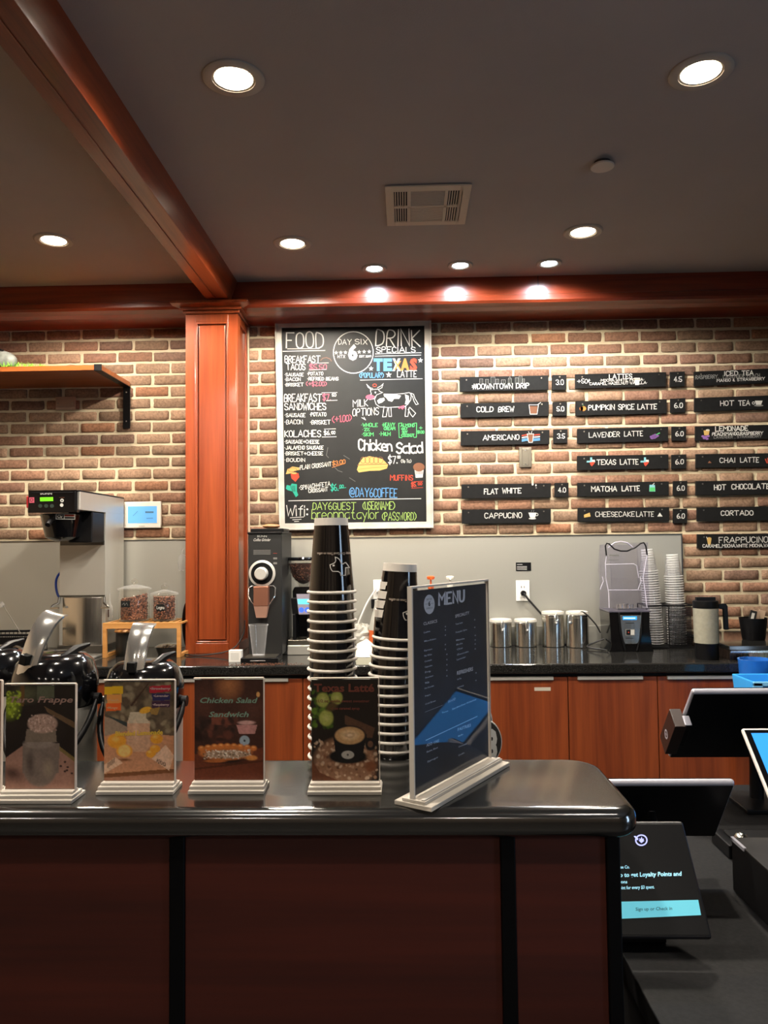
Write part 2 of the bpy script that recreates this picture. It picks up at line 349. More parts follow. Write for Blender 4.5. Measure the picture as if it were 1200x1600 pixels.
pl = bpy.data.lights.new('daylight_portal', 'AREA'); pl.shape = 'RECTANGLE'; pl.size = wz1-wz0; pl.size_y = wy1-wy0; pl.cycles.is_portal = True
po = bpy.data.objects.new('daylight_portal', pl); C.objects.link(po); po.location = (XR+.09, (wy0+wy1)/2, (wz0+wz1)/2); po.rotation_euler = (0, PI/2, 0)

# brick wall: every brick is a slightly irregular raised block in one wall mesh
BP = (at(780, 566.5, W).z-at(780, 826.5, W).z)/14; BZ = at(780, 566.5, W).z; BL = .2045
JX = at(772.6, 566, W).x
brickm = vcol('brick', .85, .25, bump=.4, bscale=85)
mortar = mat('mortar', 'd2c4a6', .95, spec=.1, bump=.6, bscale=120, noise=.15, nscale=25)
rb = random.Random(3)
def brick_wall():
    V = []; F = []; CO = []
    k0 = int(math.floor((BZ-.85)/BP)); k1 = -int(math.ceil((CEIL-BZ)/BP))
    for k in range(k1, k0+1):
        zc = BZ-k*BP; off = (k % 2)*BL/2+rb.uniform(-.006, .006); i0 = int((-2.75-JX)/BL)-1; i1 = int((2.7-JX)/BL)+1
        for i in range(i0, i1):
            xa = JX+off+i*BL+.0072+rb.uniform(-.003, .003); xb = JX+off+(i+1)*BL-.0072+rb.uniform(-.003, .003)
            za = zc-BP/2+.0072+rb.uniform(-.002, .002); zb = zc+BP/2-.0072+rb.uniform(-.002, .002)
            t = rb.random()
            if t < .55: c = [(.29, .185, .12), (.32, .20, .13), (.26, .165, .108)][rb.randrange(3)]
            elif t < .85: c = [(.26, .14, .09), (.28, .15, .095), (.24, .13, .088)][rb.randrange(3)]
            elif t < .95: c = (.20, .12, .085)
            else: c = (.33, .16, .09)
            s = rb.uniform(.84, 1.14); c = tuple(x*s for x in c)
            nx, nz = 9, 5; UU = (0, .022, .17, .33, .5, .67, .83, .978, 1); VV = (0, .09, .5, .91, 1); dep = rb.uniform(.007, .011); base = len(V); tl = rb.uniform(-.002, .002)
            ch = [rb.random() < .1 for _ in range(4)]
            for b in range(nz):
                for a in range(nx):
                    u, v = UU[a], VV[b]; x = xa+(xb-xa)*u; z = za+(zb-za)*v
                    e = a in (0, nx-1) or b in (0, nz-1)
                    if e: x += rb.uniform(-.0018, .0018); z += rb.uniform(-.0014, .0014)
                    q = (a in (0, nx-1)) and (b in (0, nz-1))
                    if q:
                        sgx = 1 if a == 0 else -1; sgz = 1 if b == 0 else -1; f = 3.0 if ch[(a > 0)+2*(b > 0)] else 1
                        x += sgx*.003*f; z += sgz*.0025*f
                    e2 = a in (1, nx-2) or b in (1, nz-2)
                    y = W-(.003 if e else dep*(.92 if e2 else 1)+tl*(u-.5)+rb.uniform(-.0009, .0009))
                    V.append((x, y, z)); k2 = rb.uniform(.86, 1.1)*(.8 if e else 1); CO.append((c[0]*k2, c[1]*k2, c[2]*k2, 1))
            for b in range(nz-1):
                for a in range(nx-1):
                    p = base+b*nx+a; F.append((p, p+1, p+nx+1, p+nx))
    me = bpy.data.meshes.new('wall_back'); n = len(V)
    V += [(-2.75, W, .7), (2.7, W, .7), (2.7, W, CEIL), (-2.75, W, CEIL), (XL, W+.001, 0), (XR, W+.001, 0), (XR, W+.001, CEIL), (XL, W+.001, CEIL), (XL, W+.15, 0), (XR, W+.15, 0), (XR, W+.15, CEIL), (XL, W+.15, CEIL)]
    CO += [(.6, .5, .4, 1)]*12; nf = len(F)
    F += [(n, n+1, n+2, n+3), (n+4, n+5, n+6, n+7), (n+9, n+8, n+11, n+10), (n+4, n+7, n+11, n+8), (n+5, n+9, n+10, n+6), (n+7, n+6, n+10, n+11), (n+4, n+8, n+9, n+5)]
    me.from_pydata(V, [], F); me.materials.append(brickm); me.materials.append(mortar)
    me.polygons.foreach_set('material_index', [0]*nf+[1]*7); me.polygons.foreach_set('use_smooth', [True]*nf+[False]*7)
    a = me.color_attributes.new('Col', 'FLOAT_COLOR', 'POINT'); a.data.foreach_set('color', np.array(CO, 'f').ravel())
    o = bpy.data.objects.new('wall_back', me); C.objects.link(o); struct(o)
brick_wall()

# steel backsplash sheets
SM = brushed('backsplash_steel', 'b4b2a8', .42, axis=2, amt=.08, metal=.6)
zt = at(600, 839, W-.012).z; xs1 = at(1065, 900, W).x; xc0 = at(290, 700, 4.0).x; xc1 = at(372, 700, 4.0).x
sp = MB().box((-2.75, W-.022, CT), (xc0+.002, W-.016, zt), SM)
sp.box((-2.75, W-.026, zt-.006), (xc0+.002, W-.016, zt), DSTEEL)
tag(sp.build('steel_backsplash', bevel=.001), 'brushed steel wall sheet behind the coffee brewer, left of the wooden column', 'backsplash')
sp = MB().box((xc1-.002, W-.022, CT), (xs1, W-.016, zt), SM).box((xc1, W-.026, zt-.006), (xs1, W-.016, zt), DSTEEL).box((xs1-.006, W-.026, CT), (xs1, W-.016, zt), DSTEEL).box((xc1, W-.030, CT+.0), (xs1, W-.022, CT+.10), SM)
tag(sp.build('steel_backsplash', bevel=.001), 'long brushed steel wall sheet behind the steel canisters and blender', 'backsplash')

# crown beam along the wall
zb = at(600, 477, 4.0).z
prof = [(4.0, CEIL), (4.0, zb+.045), (3.99, zb+.04), (3.99, zb+.012), (4.0, zb), (4.06, zb-.004), (4.10, zb-.012), (W-.02, zb-.012), (W+.05, zb-.012), (W+.05, CEIL)]
t1 = MB().prism([(XL, y, z) for y, z in prof], (XR-XL, 0, 0), CHERRYX)
jx = at(841, 455, 4.0).x
t1.box((jx-.0015, 3.9985, zb+.046), (jx+.0015, 4.001, CEIL), BLACK)
struct(t1.build('trim_1', smooth=False))
# big ceiling beam running towards the room: bottom face edges taken at the capital
zbb = onz(355, 465, 0).z
def yat(px, py, z): return onz(px, py, z)
zbm = at(350, 465, 3.925).z
pr1, pr2 = onz(27, 0, zbm), onz(350, 458, zbm); pl1, pl2 = onz(30, 110, zbm), onz(300, 440, zbm)
xr_ = (pr1.x*.3+pr2.x*.7); xl_ = (pl1.x*.4+pl2.x*.6)
print('beam', zbm, CEIL, pr1, pr2, pl1, pl2)
t2 = MB().prism([(xl_, YF, zbm), (xr_, YF, zbm), (xr_+.036, YF, CEIL), (xl_-.036, YF, CEIL)], (0, 3.99-YF, 0), CHERRYY)
t2.box((xl_+.05, YF, zbm-.004), (xl_+.054, 3.98, zbm), CHERRYY)
struct(t2.build('trim_2', smooth=False, bevel=.004))

# wooden column
cw = xc1-xc0; cx = (xc0+xc1)/2; CY0 = 4.0
ztop = at(330, 470, 3.93).z
col = thing('wooden_column', 'square cherry wood column with recessed panels standing on the back counter', 'column', (cx, 4.15, CT))
h = CW_ = cw/2
def L(v): return (v[0]-cx, v[1]-4.15, v[2]-CT)
b = MB().box(L((xc0+.012, CY0+.016, CT)), L((xc1-.012, W-.016, CEIL)), CHERRY)
st = .052; pz0, pz1 = at(330, 1005, 4.0).z, at(330, 503, 4.0).z
zcap = at(330, 487, 4.0).z
for sx0, sx1 in ((xc0, xc0+st), (xc1-st, xc1)): b.box(L((sx0, CY0, CT)), L((sx1, CY0+.022, zcap)), CHERRY)
b.box(L((xc0+st, CY0, pz1)), L((xc1-st, CY0+.02, zcap)), CHERRY); b.box(L((xc0+st, CY0, CT)), L((xc1-st, CY0+.02, pz0)), CHERRY)
for sx, d in ((xc1, -.014), (xc0, .014)):
    b.box(L((sx+d, CY0, CT)), L((sx, CY0+.06, zcap)), CHERRY); b.box(L((sx+d, W-.07, CT)), L((sx, W-.022, zcap)), CHERRY)
    b.box(L((sx+d, CY0+.06, pz1)), L((sx, W-.07, zcap)), CHERRY); b.box(L((sx+d, CY0+.06, CT)), L((sx, W-.07, pz0)), CHERRY)
b.build('shaft', col, bevel=.003)
m_ = MB()
x0, x1 = xc0+st, xc1-st
for a, c in (((x0, CY0+.002, pz0), (x0+.010, CY0+.013, pz1)), ((x1-.010, CY0+.002, pz0), (x1, CY0+.013, pz1)), ((x0, CY0+.002, pz0), (x1, CY0+.013, pz0+.010)), ((x0, CY0+.002, pz1-.010), (x1, CY0+.013, pz1))): m_.box(L(a), L(c), CHERRY)
m_.build('panel_moulding', col, bevel=.003)
MB().box(L((x0+.017, CY0+.004, pz0+.017)), L((x1-.017, CY0+.018, pz1-.017)), CHERRY).build('raised_panel', col, bevel=.003)
m_ = MB()
for k, (e, za, zb_) in enumerate(((.012, zcap-.012, zcap+.004), (.026, zcap+.004, zcap+.018))): m_.box(L((xc0-e, CY0-e, za)), L((xc1+e, W-.03, zb_)), CHERRY)
e1 = .030; e2 = .062; z1, z2 = zcap+.018, ztop-.006
P = [L(p) for p in ((xc0-e1, CY0-e1, z1), (xc1+e1, CY0-e1, z1), (xc1+e1, W-.03, z1), (xc0-e1, W-.03, z1), (xc0-e2, CY0-e2, z2), (xc1+e2, CY0-e2, z2), (xc1+e2, W-.03, z2), (xc0-e2, W-.03, z2))]
m_.add(P, [(0, 3, 2, 1), (4, 5, 6, 7), (0, 1, 5, 4), (1, 2, 6, 5), (2, 3, 7, 6), (3, 0, 4, 7)], CHERRY)
m_.box(L((xc0-e2-.004, CY0-e2-.004, z2)), L((xc1+e2+.004, W-.03, z2+.014)), CHERRY)
m_.build('capital', col, bevel=.002)
MB().box(L((xc1+.0005, W-.05, pz0)), L((xc1+.008, W-.035, zcap-.015)), mat('caulk', 'b9a58c', .7)).build('corner_bead', col)

# ------------------------------------------------------------------ lamps, vent, detector
GLOW_W = mat('lamp_glow_warm', 'fff2da', .5, emis=22); GLOW_C = mat('lamp_glow_cool', 'dff2ff', .5, emis=16)
RIM = mat('lamp_trim', 'b9ada0', .5); BAF = mat('lamp_baffle', 'efe4d0', .4)
def can(px, py, D, label, warm=True, power=None):
    p = onz(px, py, CEIL); r = D/2
    t = thing('recessed_light', label, 'ceiling light', (p.x, p.y, CEIL), group='recessed ceiling lights' if warm else 'small cool spotlights')
    ri = r*.70
    MB().lathe([(r, 0), (r, -.004), (r*.93, -.008), (ri, -.006), (ri, -.0005)], RIM, 40).build('trim_ring', t)
    MB().lathe([(ri, -.0005), (ri*.9, -.0012), (ri*.88, -.003)], BAF, 40).build('baffle', t)
    MB().lathe([(ri*.9, -.0015), (ri*.6, -.003), (.0005, -.0035)], GLOW_W if warm else GLOW_C, 32).build('lens', t)
    l = bpy.data.lights.new('bulb', 'SPOT'); l.shadow_soft_size = ri*.8; l.spot_size = math.radians(164); l.spot_blend = .25; l.energy = power or (CAN_POWER if warm else LED_POWER); l.color = WARM if warm else COOL
    lo = bpy.data.objects.new('bulb', l); C.objects.link(lo); lo.parent = t; lo.location = (0, 0, -.02)
can(365, 122, .185, 'bright recessed ceiling light nearest the long wooden beam, upper left')
can(1095, 112, .185, 'bright recessed ceiling light in the upper right, above the detector cap')
can(457, 380, .175, 'bright recessed ceiling light just right of the wooden column')
can(911, 362, .175, 'bright recessed ceiling light to the right of the three small cool ones')
can(84, 375, .175, 'bright recessed ceiling light left of the long wooden beam')
can(585, 419, .128, 'small cool spotlight, leftmost of three near the crown beam', False)
can(719, 414, .128, 'small cool spotlight, middle of three near the crown beam', False)
can(858, 411, .128, 'small cool spotlight, rightmost of three near the crown beam', False)
for i, (x, y) in enumerate(((-2.4, -2.9), (-.8, -3.0), (.8, -3.0), (2.2, -2.9))):  # unseen area lights added behind the camera to brighten walls and reflections
    l = bpy.data.lights.new('rear_room_fill', 'AREA'); l.shape = 'DISK'; l.size = .16; l.energy = REAR_POWER; l.color = WARM; l.spread = math.radians(150)
    lo = bpy.data.objects.new('rear_room_fill', l); C.objects.link(lo); lo.location = (x, y, CEIL-.01)

for x, y, e in ((-.45, 1.12, 95), (-1.5, 1.12, 95), (-.45, -.1, 42), (.9, -.1, 16)):  # unseen spots following the can rows, added to brighten bar top and cards
    l = bpy.data.lights.new('customer_side_fill', 'SPOT'); l.shadow_soft_size = .05; l.spot_size = math.radians(164); l.spot_blend = .25; l.energy = e; l.color = WARM
    lo = bpy.data.objects.new('customer_side_fill', l); C.objects.link(lo); lo.location = (x, y, CEIL-.02)
VM = mat('vent_paint', 'd8c8b4', .6); VD = mat('vent_dark', '2a1d18', .8)
v00, v10, v11, v01 = [onz(*p, CEIL) for p in ((600, 289), (738, 285), (726, 347), (606, 350))]
vx0, vx1 = (v00.x+v01.x)/2, (v10.x+v11.x)/2; vy0, vy1 = (v00.y+v10.y)/2, (v01.y+v11.y)/2
cxv, cyv = (vx0+vx1)/2, (vy0+vy1)/2; hx, hy = (vx1-vx0)/2, (vy1-vy0)/2
v = thing('ceiling_vent', 'off-white rectangular ceiling air vent with louvres, above the three cool spotlights', 'vent', (cxv, cyv, CEIL))
MB().box((-hx+.02, -hy+.02, -.004), (hx-.02, hy-.02, -.0005), VD).build('backing', v)
b = MB()
def fr(u0, w0, u1, w1): b.box((-hx+u0*2*hx, -hy+w0*2*hy, -.010), (-hx+u1*2*hx, -hy+w1*2*hy, -.004), VM)
for q in ((0, 0, .1, 1), (.87, 0, 1, 1), (.1, 0, .87, .12), (.1, .9, .87, 1), (.1, .48, .87, .53), (.265, .12, .30, .9), (.70, .12, .74, .9)): fr(*q)
b.build('frame', v, bevel=.0015)
b = MB()
for w0, w1 in ((.12, .48), (.53, .9)):
    for base in (.1, .74):
        for k in range(6): fr(base+.012+k*.029, w0, base+.024+k*.029, w1)
    for k in range(11): fr(.30, w0+.01+k*(w1-w0)/11, .70, w0+(.018 if w0 < .3 else .028)+k*(w1-w0)/11)
b.build('louvres', v)
p = onz(941, 253, CEIL)
d = thing('detector_cap', 'round white ceiling cap, between the vent and upper right light', 'ceiling cap', (p.x, p.y, CEIL))
MB().lathe([(.030, 0), (.030, -.014)], mat('cap_collar', '3a3330', .7), 24).build('collar', d)  # dark collar between the ceiling and the cover plate
MB().lathe([(.0005, -.0135), (.04, -.0135), (.043, -.016), (.042, -.021), (.0005, -.022)], mat('cap_paint', 'dccfc0', .5), 32).build('cover_plate', d)
# ------------------------------------------------------------------ back counter and cabinets
cyf = onz(600, 1039, CT).y; cxr = onz(1170, 1038, CT).x; print('counter front', cyf, cxr)
b = MB().box((-2.75, cyf, CT-.045), (cxr, W-.031, CT), GRAN)
tag(b.build('back_countertop', bevel=.008, seg=3), 'long polished black worktop along the brick wall carrying the coffee machines', 'countertop')
cf = cyf+.03; xb = [onz(x, 1100, 0).x for x in ()]
bx = [at(px, 1100, cf).x for px in (1169, 1030, 888)]; dw = (bx[0]-bx[2])/2
HAN = mat('satin_handle', 'c2beb6', .45, .4)
DK = mat('cabinet_carcass', '15100d', .8)  # near-black colour of the cabinet bodies and plinths
names = ['right end of the row', 'second from the right end', 'third from the right, with a paper tag', 'behind the tall menu stand', 'behind the Texas Latté card', 'just right of the Chicken Salad card', 'behind the Blended Lemonade card', 'behind the Taro Frappe card', 'hidden behind the leftmost airpots']
for i in range(9):
    x1 = bx[0]-i*dw; x0 = x1-dw
    c = thing('base_cabinet', 'cherry veneer base cabinet under the back worktop, '+names[i], 'cabinet', ((x0+x1)/2, cf, 0), group='cherry base cabinets')
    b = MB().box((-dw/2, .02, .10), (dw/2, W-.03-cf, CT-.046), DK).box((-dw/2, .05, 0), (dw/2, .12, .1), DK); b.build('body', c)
    d = MB().box((-dw/2+.002, 0, .11), (dw/2-.002, .019, CT-.066), DOORW).build('door', c, bevel=.0015)
    hw = .30/2
    MB().box((-hw-.012, -.012, CT-.078), (hw-.012, .002, CT-.062), HAN).build('handle', d, bevel=.002)
    if i == 2:
        MB().box((.05, -.0012, CT-.128), (.125, -.0002, CT-.112), mat('paper_tag', 'c9bfae', .8)).build('paper_tag', c)
# higher ledge at the right end with steel front
lz = at(1160, 985, W-.02).z; ly = onz(1170, 1009, lz).y; print('ledge', lz, ly)
g = thing('raised_ledge', 'raised black stone ledge with steel front at the right end of the worktop', 'ledge', (cxr+.4, ly, 0))
lx0 = at(1139, 1008, ly).x; lx0 = min(max(lx0, cxr-.12), cxr)
MB().box((lx0-cxr-.4, 0, lz-.022), (XR-cxr-.42, W-.02-ly, lz), GRAN).build('top', g, bevel=.003)
MB().box((lx0-cxr-.395, .008, CT+.001), (XR-cxr-.42, W-.03-ly, lz-.022), brushed('warm_steel', '8b6f5e', .25)).build('steel_front', g)
MB().box((bx[0]+.006-cxr-.4, .03, 0), (XR-cxr-.42, W-.03-ly, CT+.001), DSTEEL).build('base', g)
MB().box((lx0-cxr-.395, -.004, lz-.032), (XR-cxr-.42, .006, lz-.023), STEELV).build('edge_strip', g)

# low steel stand with blue tubs
s = thing('low_steel_stand', 'low steel stand beyond the right end of the worktop holding blue tubs', 'stand', (1.95, 3.42, 0))
MB().box((-.33, -.22, .56), (.5, .2, .60), STEEL).build('top', s, bevel=.003)
for sx in (-.3, .46):
    for sy in (-.19, .17): MB().cyl((sx, sy, 0), (sx, sy, .56), .015, STEEL).build('leg', s)
BLU = mat('sky_blue_plastic', '35a2ee', .35, coat=.2); BLU2 = mat('pale_blue_plastic', '7cc2f0', .35); DBL = mat('deep_blue_plastic', '1f5fb4', .2, coat=.4)
p = at(1166, 1060, 3.3)
t = thing('blue_tub', 'sky blue plastic tub standing beyond the right end of the worktop', 'tub', (p.x+.14, 3.31, .60))
q = MB(); zt_ = p.z-.60
q.add([(-.13, -.09, 0), (.13, -.09, 0), (.13, .09, 0), (-.13, .09, 0), (-.15, -.11, zt_), (.15, -.11, zt_), (.15, .11, zt_), (-.15, .11, zt_), (-.14, -.1, zt_), (.14, -.1, zt_), (.14, .1, zt_), (-.14, .1, zt_), (-.12, -.08, .01), (.12, -.08, .01), (.12, .08, .01), (-.12, .08, .01)],
      [(0, 3, 2, 1), (0, 1, 5, 4), (1, 2, 6, 5), (2, 3, 7, 6), (3, 0, 4, 7), (4, 5, 9, 8), (5, 6, 10, 9), (6, 7, 11, 10), (7, 4, 8, 11), (8, 9, 13, 12), (9, 10, 14, 13), (10, 11, 15, 14), (11, 8, 12, 15), (12, 13, 14, 15)], BLU)
q.build('body', t, bevel=.003)
MB().box((-.158, -.118, zt_-.014), (.158, -.108, zt_+.004), BLU2).box((-.158, -.118, zt_-.1), (-.12, -.108, zt_), BLU2).build('rim', t, bevel=.002)
p = at(1182, 1030, 3.52)
t = thing('blue_jug', 'dark blue translucent jug behind the sky blue tub', 'jug', (p.x, 3.53, .60))
zt_ = p.z-.60
MB().lathe([(.001, 0), (.06, 0), (.065, .02), (.072, zt_-.03), (.075, zt_), (.068, zt_), (.064, zt_-.03)], DBL, 28).build('body', t)
MB().tube([(.07, 0, zt_-.03), (.12, 0, zt_-.04), (.125, 0, zt_-.15), (.07, 0, zt_-.18)], .009, DBL).build('handle', t)
p = at(1197, 1048, 3.42)
t = tag(MB().lathe([(.001, 0), (.05, 0), (.055, p.z-.6), (.001, p.z-.6)], mat('green_plastic', '2fb59a', .4), 20).build('green_bottle', loc=(p.x+.17, 3.56, .60)), 'green plastic container beside the dark blue jug', 'container')

# ------------------------------------------------------------------ wall signs
SL = mat('slate_sign', '121212', .65, spec=.2, noise=.3, nscale=40); SCREW = mat('screw_head', '8a8378', .35, 1)
YS = W-.028
def sign(src, x0, y0, x1, y1, h, label, texts, name='menu_sign', cat='sign', holes=True, extra=None):
    ox, oy, sc = (700, 560, 4.615) if src == 2 else (940, 560, 4.615)
    f = lambda x, y: at(ox+x/sc, oy+y/sc, YS)
    a, b_, c, d = f(x0, y0), f(x1, y1), f(x1, y1+h), f(x0, y0+h); cen = (a+b_+c+d)/4; cen.y = YS
    t = thing(name, label, cat, cen)
    MB().prism([p-cen for p in (d, c, b_, a)], (0, .012, 0), SL).build('board', t, bevel=.0012)
    if holes:
        w_ = x1-x0; hs = ((.075, .2), (.92, .17)) if w_ > 300 else ((.52, .13),)
        for u, v in hs:
            q = MB(); pp = f(x0+u*w_, y0+(y1-y0)*u+v*h)-cen; q.cyl(pp, pp+Vector((0, -.002, 0)), .004, SCREW, n=10); q.cyl(pp+Vector((0, .012, 0)), pp+Vector((0, .028, 0)), .003, SCREW, n=6); q.build('screw', t)
    k = Ink(lambda x, y: at(x, y, YS)-cen, (0, -1, 0), ox, oy, sc); sl = (y1-y0)/(x1-x0)
    for tx in texts:
        s_, a0, a1, yb, hh = tx[:5]; col_ = tx[5] if len(tx) > 5 else 'w'; wt = tx[6] if len(tx) > 6 else None
        k.chalk(s_, a0, a1, yb, hh, CHALK[col_], w=wt, yb2=yb+sl*(a1-a0))
    if extra: extra(k)
    k.build(parent=t); return t
w_, o_, b_l, br_, g_, pu_ = [CHALK[x] for x in ('w', 'o', 'b', 'br', 'g', 'pu')]
def sky(k):
    for x, y0, wd in ((190, 188, 25), (228, 148, 22), (270, 152, 22), (310, 135, 28), (345, 150, 20), (385, 155, 28), (435, 148, 22), (485, 140, 22), (512, 128, 22), (538, 148, 14)):
        k.line([(x, 184), (x, y0), (x+wd, y0), (x+wd, 184)], 3, CHALK['gr']); k.line([(x+wd*.5, 182), (x+wd*.5, y0+5)], 2, CHALK['gr'])
    k.line([(435, 148), (446, 132), (457, 148)], 3, CHALK['gr'])
def iced(k):
    k.poly([(588, 345), (645, 345), (640, 398), (596, 398)], CHALK['br']); k.line([(584, 335), (592, 402), (642, 402), (652, 335), (584, 335)], 4, w_, 1); k.line([(645, 335), (668, 318)], 5, w_, 1)
def usa(k):
    for y, c in ((553, 'r'), (568, 'w'), (582, 'b'), (592, 'b')): k.line([(535, y+4), (565, y-2), (600, y+2), (660, y-4)], 8, CHALK[c])
    k.poly([(573, 548), (615, 548), (608, 603), (582, 603)], CHALK['br'], 1); k.line([(571, 545), (582, 606), (608, 606), (617, 545), (571, 545)], 4, w_, 2)
    k.line([(588, 545), (580, 528)], 3, w_, 2); k.line([(598, 545), (605, 526)], 3, w_, 2)
def cupp(k):
    k.poly([(580, 1112), (638, 1112), (628, 1148), (592, 1148)], w_); k.ell(608, 1155, 26, 5, w_); k.ring(640, 1126, 9, 9, 4, w_); k.line([(600, 1105), (605, 1095)], 3, CHALK['gr']); k.line([(615, 1105), (620, 1095)], 3, CHALK['gr'])
def flatw(k): k.ell(610, 908, 7, 8, w_); k.ell(634, 915, 5, 7, w_); k.ell(636, 933, 5, 5, CHALK['gr'])
def pump(k): k.ell(972, 362, 24, 18, o_); k.ell(964, 362, 12, 17, CHALK['y']); k.line([(972, 345), (975, 336)], 5, CHALK['dg'])
def tex(x, y, s=1):
    def f(k):
        P = [(0, -28), (14, -28), (14, -12), (34, -10), (36, 10), (12, 38), (2, 28), (-8, 24), (-26, 8), (-24, -2), (0, -2)]
        k.poly([(x+a*s, y+b*s) for a, b in ((0, -28), (14, -28), (14, 8), (-8, 8), (-26, 8), (-24, -4), (0, -4))], CHALK['c'])
        k.poly([(x+a*s, y+b*s) for a, b in ((14, -12), (34, -10), (36, 8), (14, 4))], w_); k.poly([(x+a*s, y+b*s) for a, b in ((-4, 6), (36, 4), (28, 18), (12, 36), (2, 26))], CHALK['r'])
    return f
def cheese(k): k.poly([(980, 1128), (1022, 1112), (1028, 1140), (982, 1148)], CHALK['y'])
def lcup(k): k.poly([(1107+235, 140), (1107+277, 140), (1107+270, 192), (1107+242, 192)], w_); k.line([(1340, 150), (1386, 150)], 3, CHALK['y'], 1)
def lav(k):
    for a, b in ((360, 565), (375, 558), (390, 565), (380, 572), (400, 558), (365, 575), (388, 552)): k.ell(1107.6+a, b, 13, 8, pu_)
    k.line([(1107+395, 550), (1107+418, 538)], 7, g_)
def mat_(k): k.poly([(1107+346, 912), (1107+384, 912), (1107+388, 960), (1107+344, 960)], CHALK['c']); k.poly([(1107+348, 930), (1107+384, 930), (1107+386, 958), (1107+346, 958)], g_, 1); k.line([(1107+368, 912), (1107+380, 900)], 4, w_, 1)
def ccake(k): k.poly([(1107+402, 1140), (1107+420, 1112), (1107+440, 1140)], w_)
def hot(k): k.poly([(1105, 305), (1160, 305), (1148, 338), (1115, 338)], w_); k.ell(1132, 340, 34, 7, CHALK['gr']); k.ring(1095, 322, 9, 8, 4, w_)
def lem(k):
    k.poly([(735, 520), (778, 520), (772, 555), (740, 555)], CHALK['y']); k.ell(765, 518, 14, 7, w_)
    for a, b in ((730, 562), (750, 566), (768, 560), (740, 575), (760, 580)): k.ell(a, b, 11, 8, pu_)
def chai(k): k.poly([(765, 755), (778, 738), (792, 755)], CHALK['br']); k.line([(1180, 725), (1192, 755)], 6, CHALK['r']); k.line([(1195, 720), (1196, 755)], 6, CHALK['r'])
def frap(k): k.poly([(758, 1300), (792, 1300), (785, 1345), (768, 1345)], CHALK['y']); k.line([(762, 1300), (756, 1288)], 5, w_, 1); k.ell(775, 1298, 16, 8, CHALK['y'], 1)
sign(2, 85, 135, 725, 122, 105, 'black sign reading #DOWNTOWN DRIP with a sketched skyline', [('#DOWNTOWN DRIP', 172, 588, 222, 36, 'w', 6)], extra=sky)
sign(2, 90, 325, 728, 312, 103, 'black sign reading COLD BREW with an iced drink drawing', [('COLD', 205, 328, 387, 36, 'w', 6), ('BREW', 360, 478, 385, 36, 'w', 6)], extra=iced)
sign(2, 92, 525, 732, 515, 103, 'black sign reading AMERICANO, above the metal wall plate', [('AMERICANO', 250, 515, 590, 36, 'w', 5)], extra=usa)
sign(2, 98, 908, 742, 900, 103, 'black sign reading FLAT WHITE', [('FLAT', 258, 365, 978, 36, 'w', 6.5), ('WHITE', 388, 530, 972, 36, 'w', 6.5)], extra=flatw)
sign(2, 100, 1092, 742, 1085, 100, 'black sign reading CAPPUCINO with a cup drawing, lowest of the first column', [('CAPPUCINO', 262, 535, 1152, 36, 'w', 5.5)], extra=cupp)
sign(2, 918, 114, 1573, 98, 104, 'black sign reading LATTES with a list of flavours', [('LATTES', 1107+53, 1107+222, 148, 32, 'w', 6), ('+50¢', 930, 1025, 180, 30, 'w', 4.5), ('•MOCHA•WHITE MOCHA•', 1092, 1107+310, 168, 17, 'w', 3.5), ('CARAMEL•HAZELNUT•VANILLA•', 1020, 1107+332, 193, 18, 'w', 3.5)], extra=lcup)
sign(2, 920, 310, 1578, 294, 103, 'black sign reading PUMPKIN SPICE LATTE with a pumpkin drawing', [('PUMPKIN', 1010, 1107+96, 373, 36, 'w', 6), ('SPICE', 1107+118, 1107+238, 370, 36, 'w', 6), ('LATTE', 1107+258, 1107+400, 368, 36, 'w', 6)], extra=pump)
sign(2, 932, 508, 1588, 492, 104, 'black sign reading LAVENDER LATTE with a purple flower drawing', [('LAVENDER', 1015, 1107+132, 570, 35, 'w', 4.5), ('LATTE', 1107+162, 1107+300, 562, 35, 'w', 4.5)], extra=lav)
sign(2, 932, 703, 1590, 692, 103, 'black sign reading TEXAS LATTE between two state outlines', [('TEXAS', 1070, 1107+105, 767, 36, 'w', 5.5), ('LATTE', 1107+133, 1107+268, 765, 36, 'w', 5.5)], extra=lambda k: (tex(1025, 742)(k), tex(1107+306, 742)(k)))
sign(2, 934, 897, 1593, 887, 100, 'black sign reading MATCHA LATTE with a green drink drawing', [('MATCHA', 1032, 1107+112, 960, 36, 'w', 6), ('LATTE', 1107+145, 1107+278, 957, 36, 'w', 6)], extra=mat_)
sign(2, 936, 1078, 1596, 1072, 100, 'black sign reading CHEESECAKE LATTE, lowest of the middle column', [('CHEESECAKE', 1062, 1107+240, 1142, 35, 'w', 4.5), ('LATTE', 1107+250, 1107+378, 1140, 35, 'w', 4.5)], extra=lambda k: (cheese(k), ccake(k)))
sign(3, 668, 95, 1310, 68, 105, 'black sign reading ICED TEA, top right of the signs', [('ICED', 882, 985, 125, 32, 'w', 5.5), ('TEA', 1010, 1095, 122, 32, 'w', 5.5), ('RASPBERRY,', 675, 845, 150, 26, 'gr', 4), ('LAVENDER, PEACH', 875, 1142, 145, 24, 'gr', 4), ('MANGO & STRAWBERRY', 830, 1178, 170, 20, 'w', 3.5)])
sign(3, 670, 285, 1312, 263, 100, 'black sign reading HOT TEA with a teacup drawing', [('HOT', 855, 955, 342, 34, 'w', 5), ('TEA', 985, 1070, 340, 34, 'w', 5)], extra=hot)
sign(3, 676, 490, 1318, 475, 103, 'black sign reading LEMONADE with a list of fruit flavours', [('LEMONADE', 818, 1058, 525, 33, 'w', 6), ('PEACH,MANGO,RASPBERRY', 795, 1165, 557, 22, 'w', 4), ('LAVENDER , STRAWBERRY', 808, 1155, 578, 17, 'gr', 3)], extra=lem)
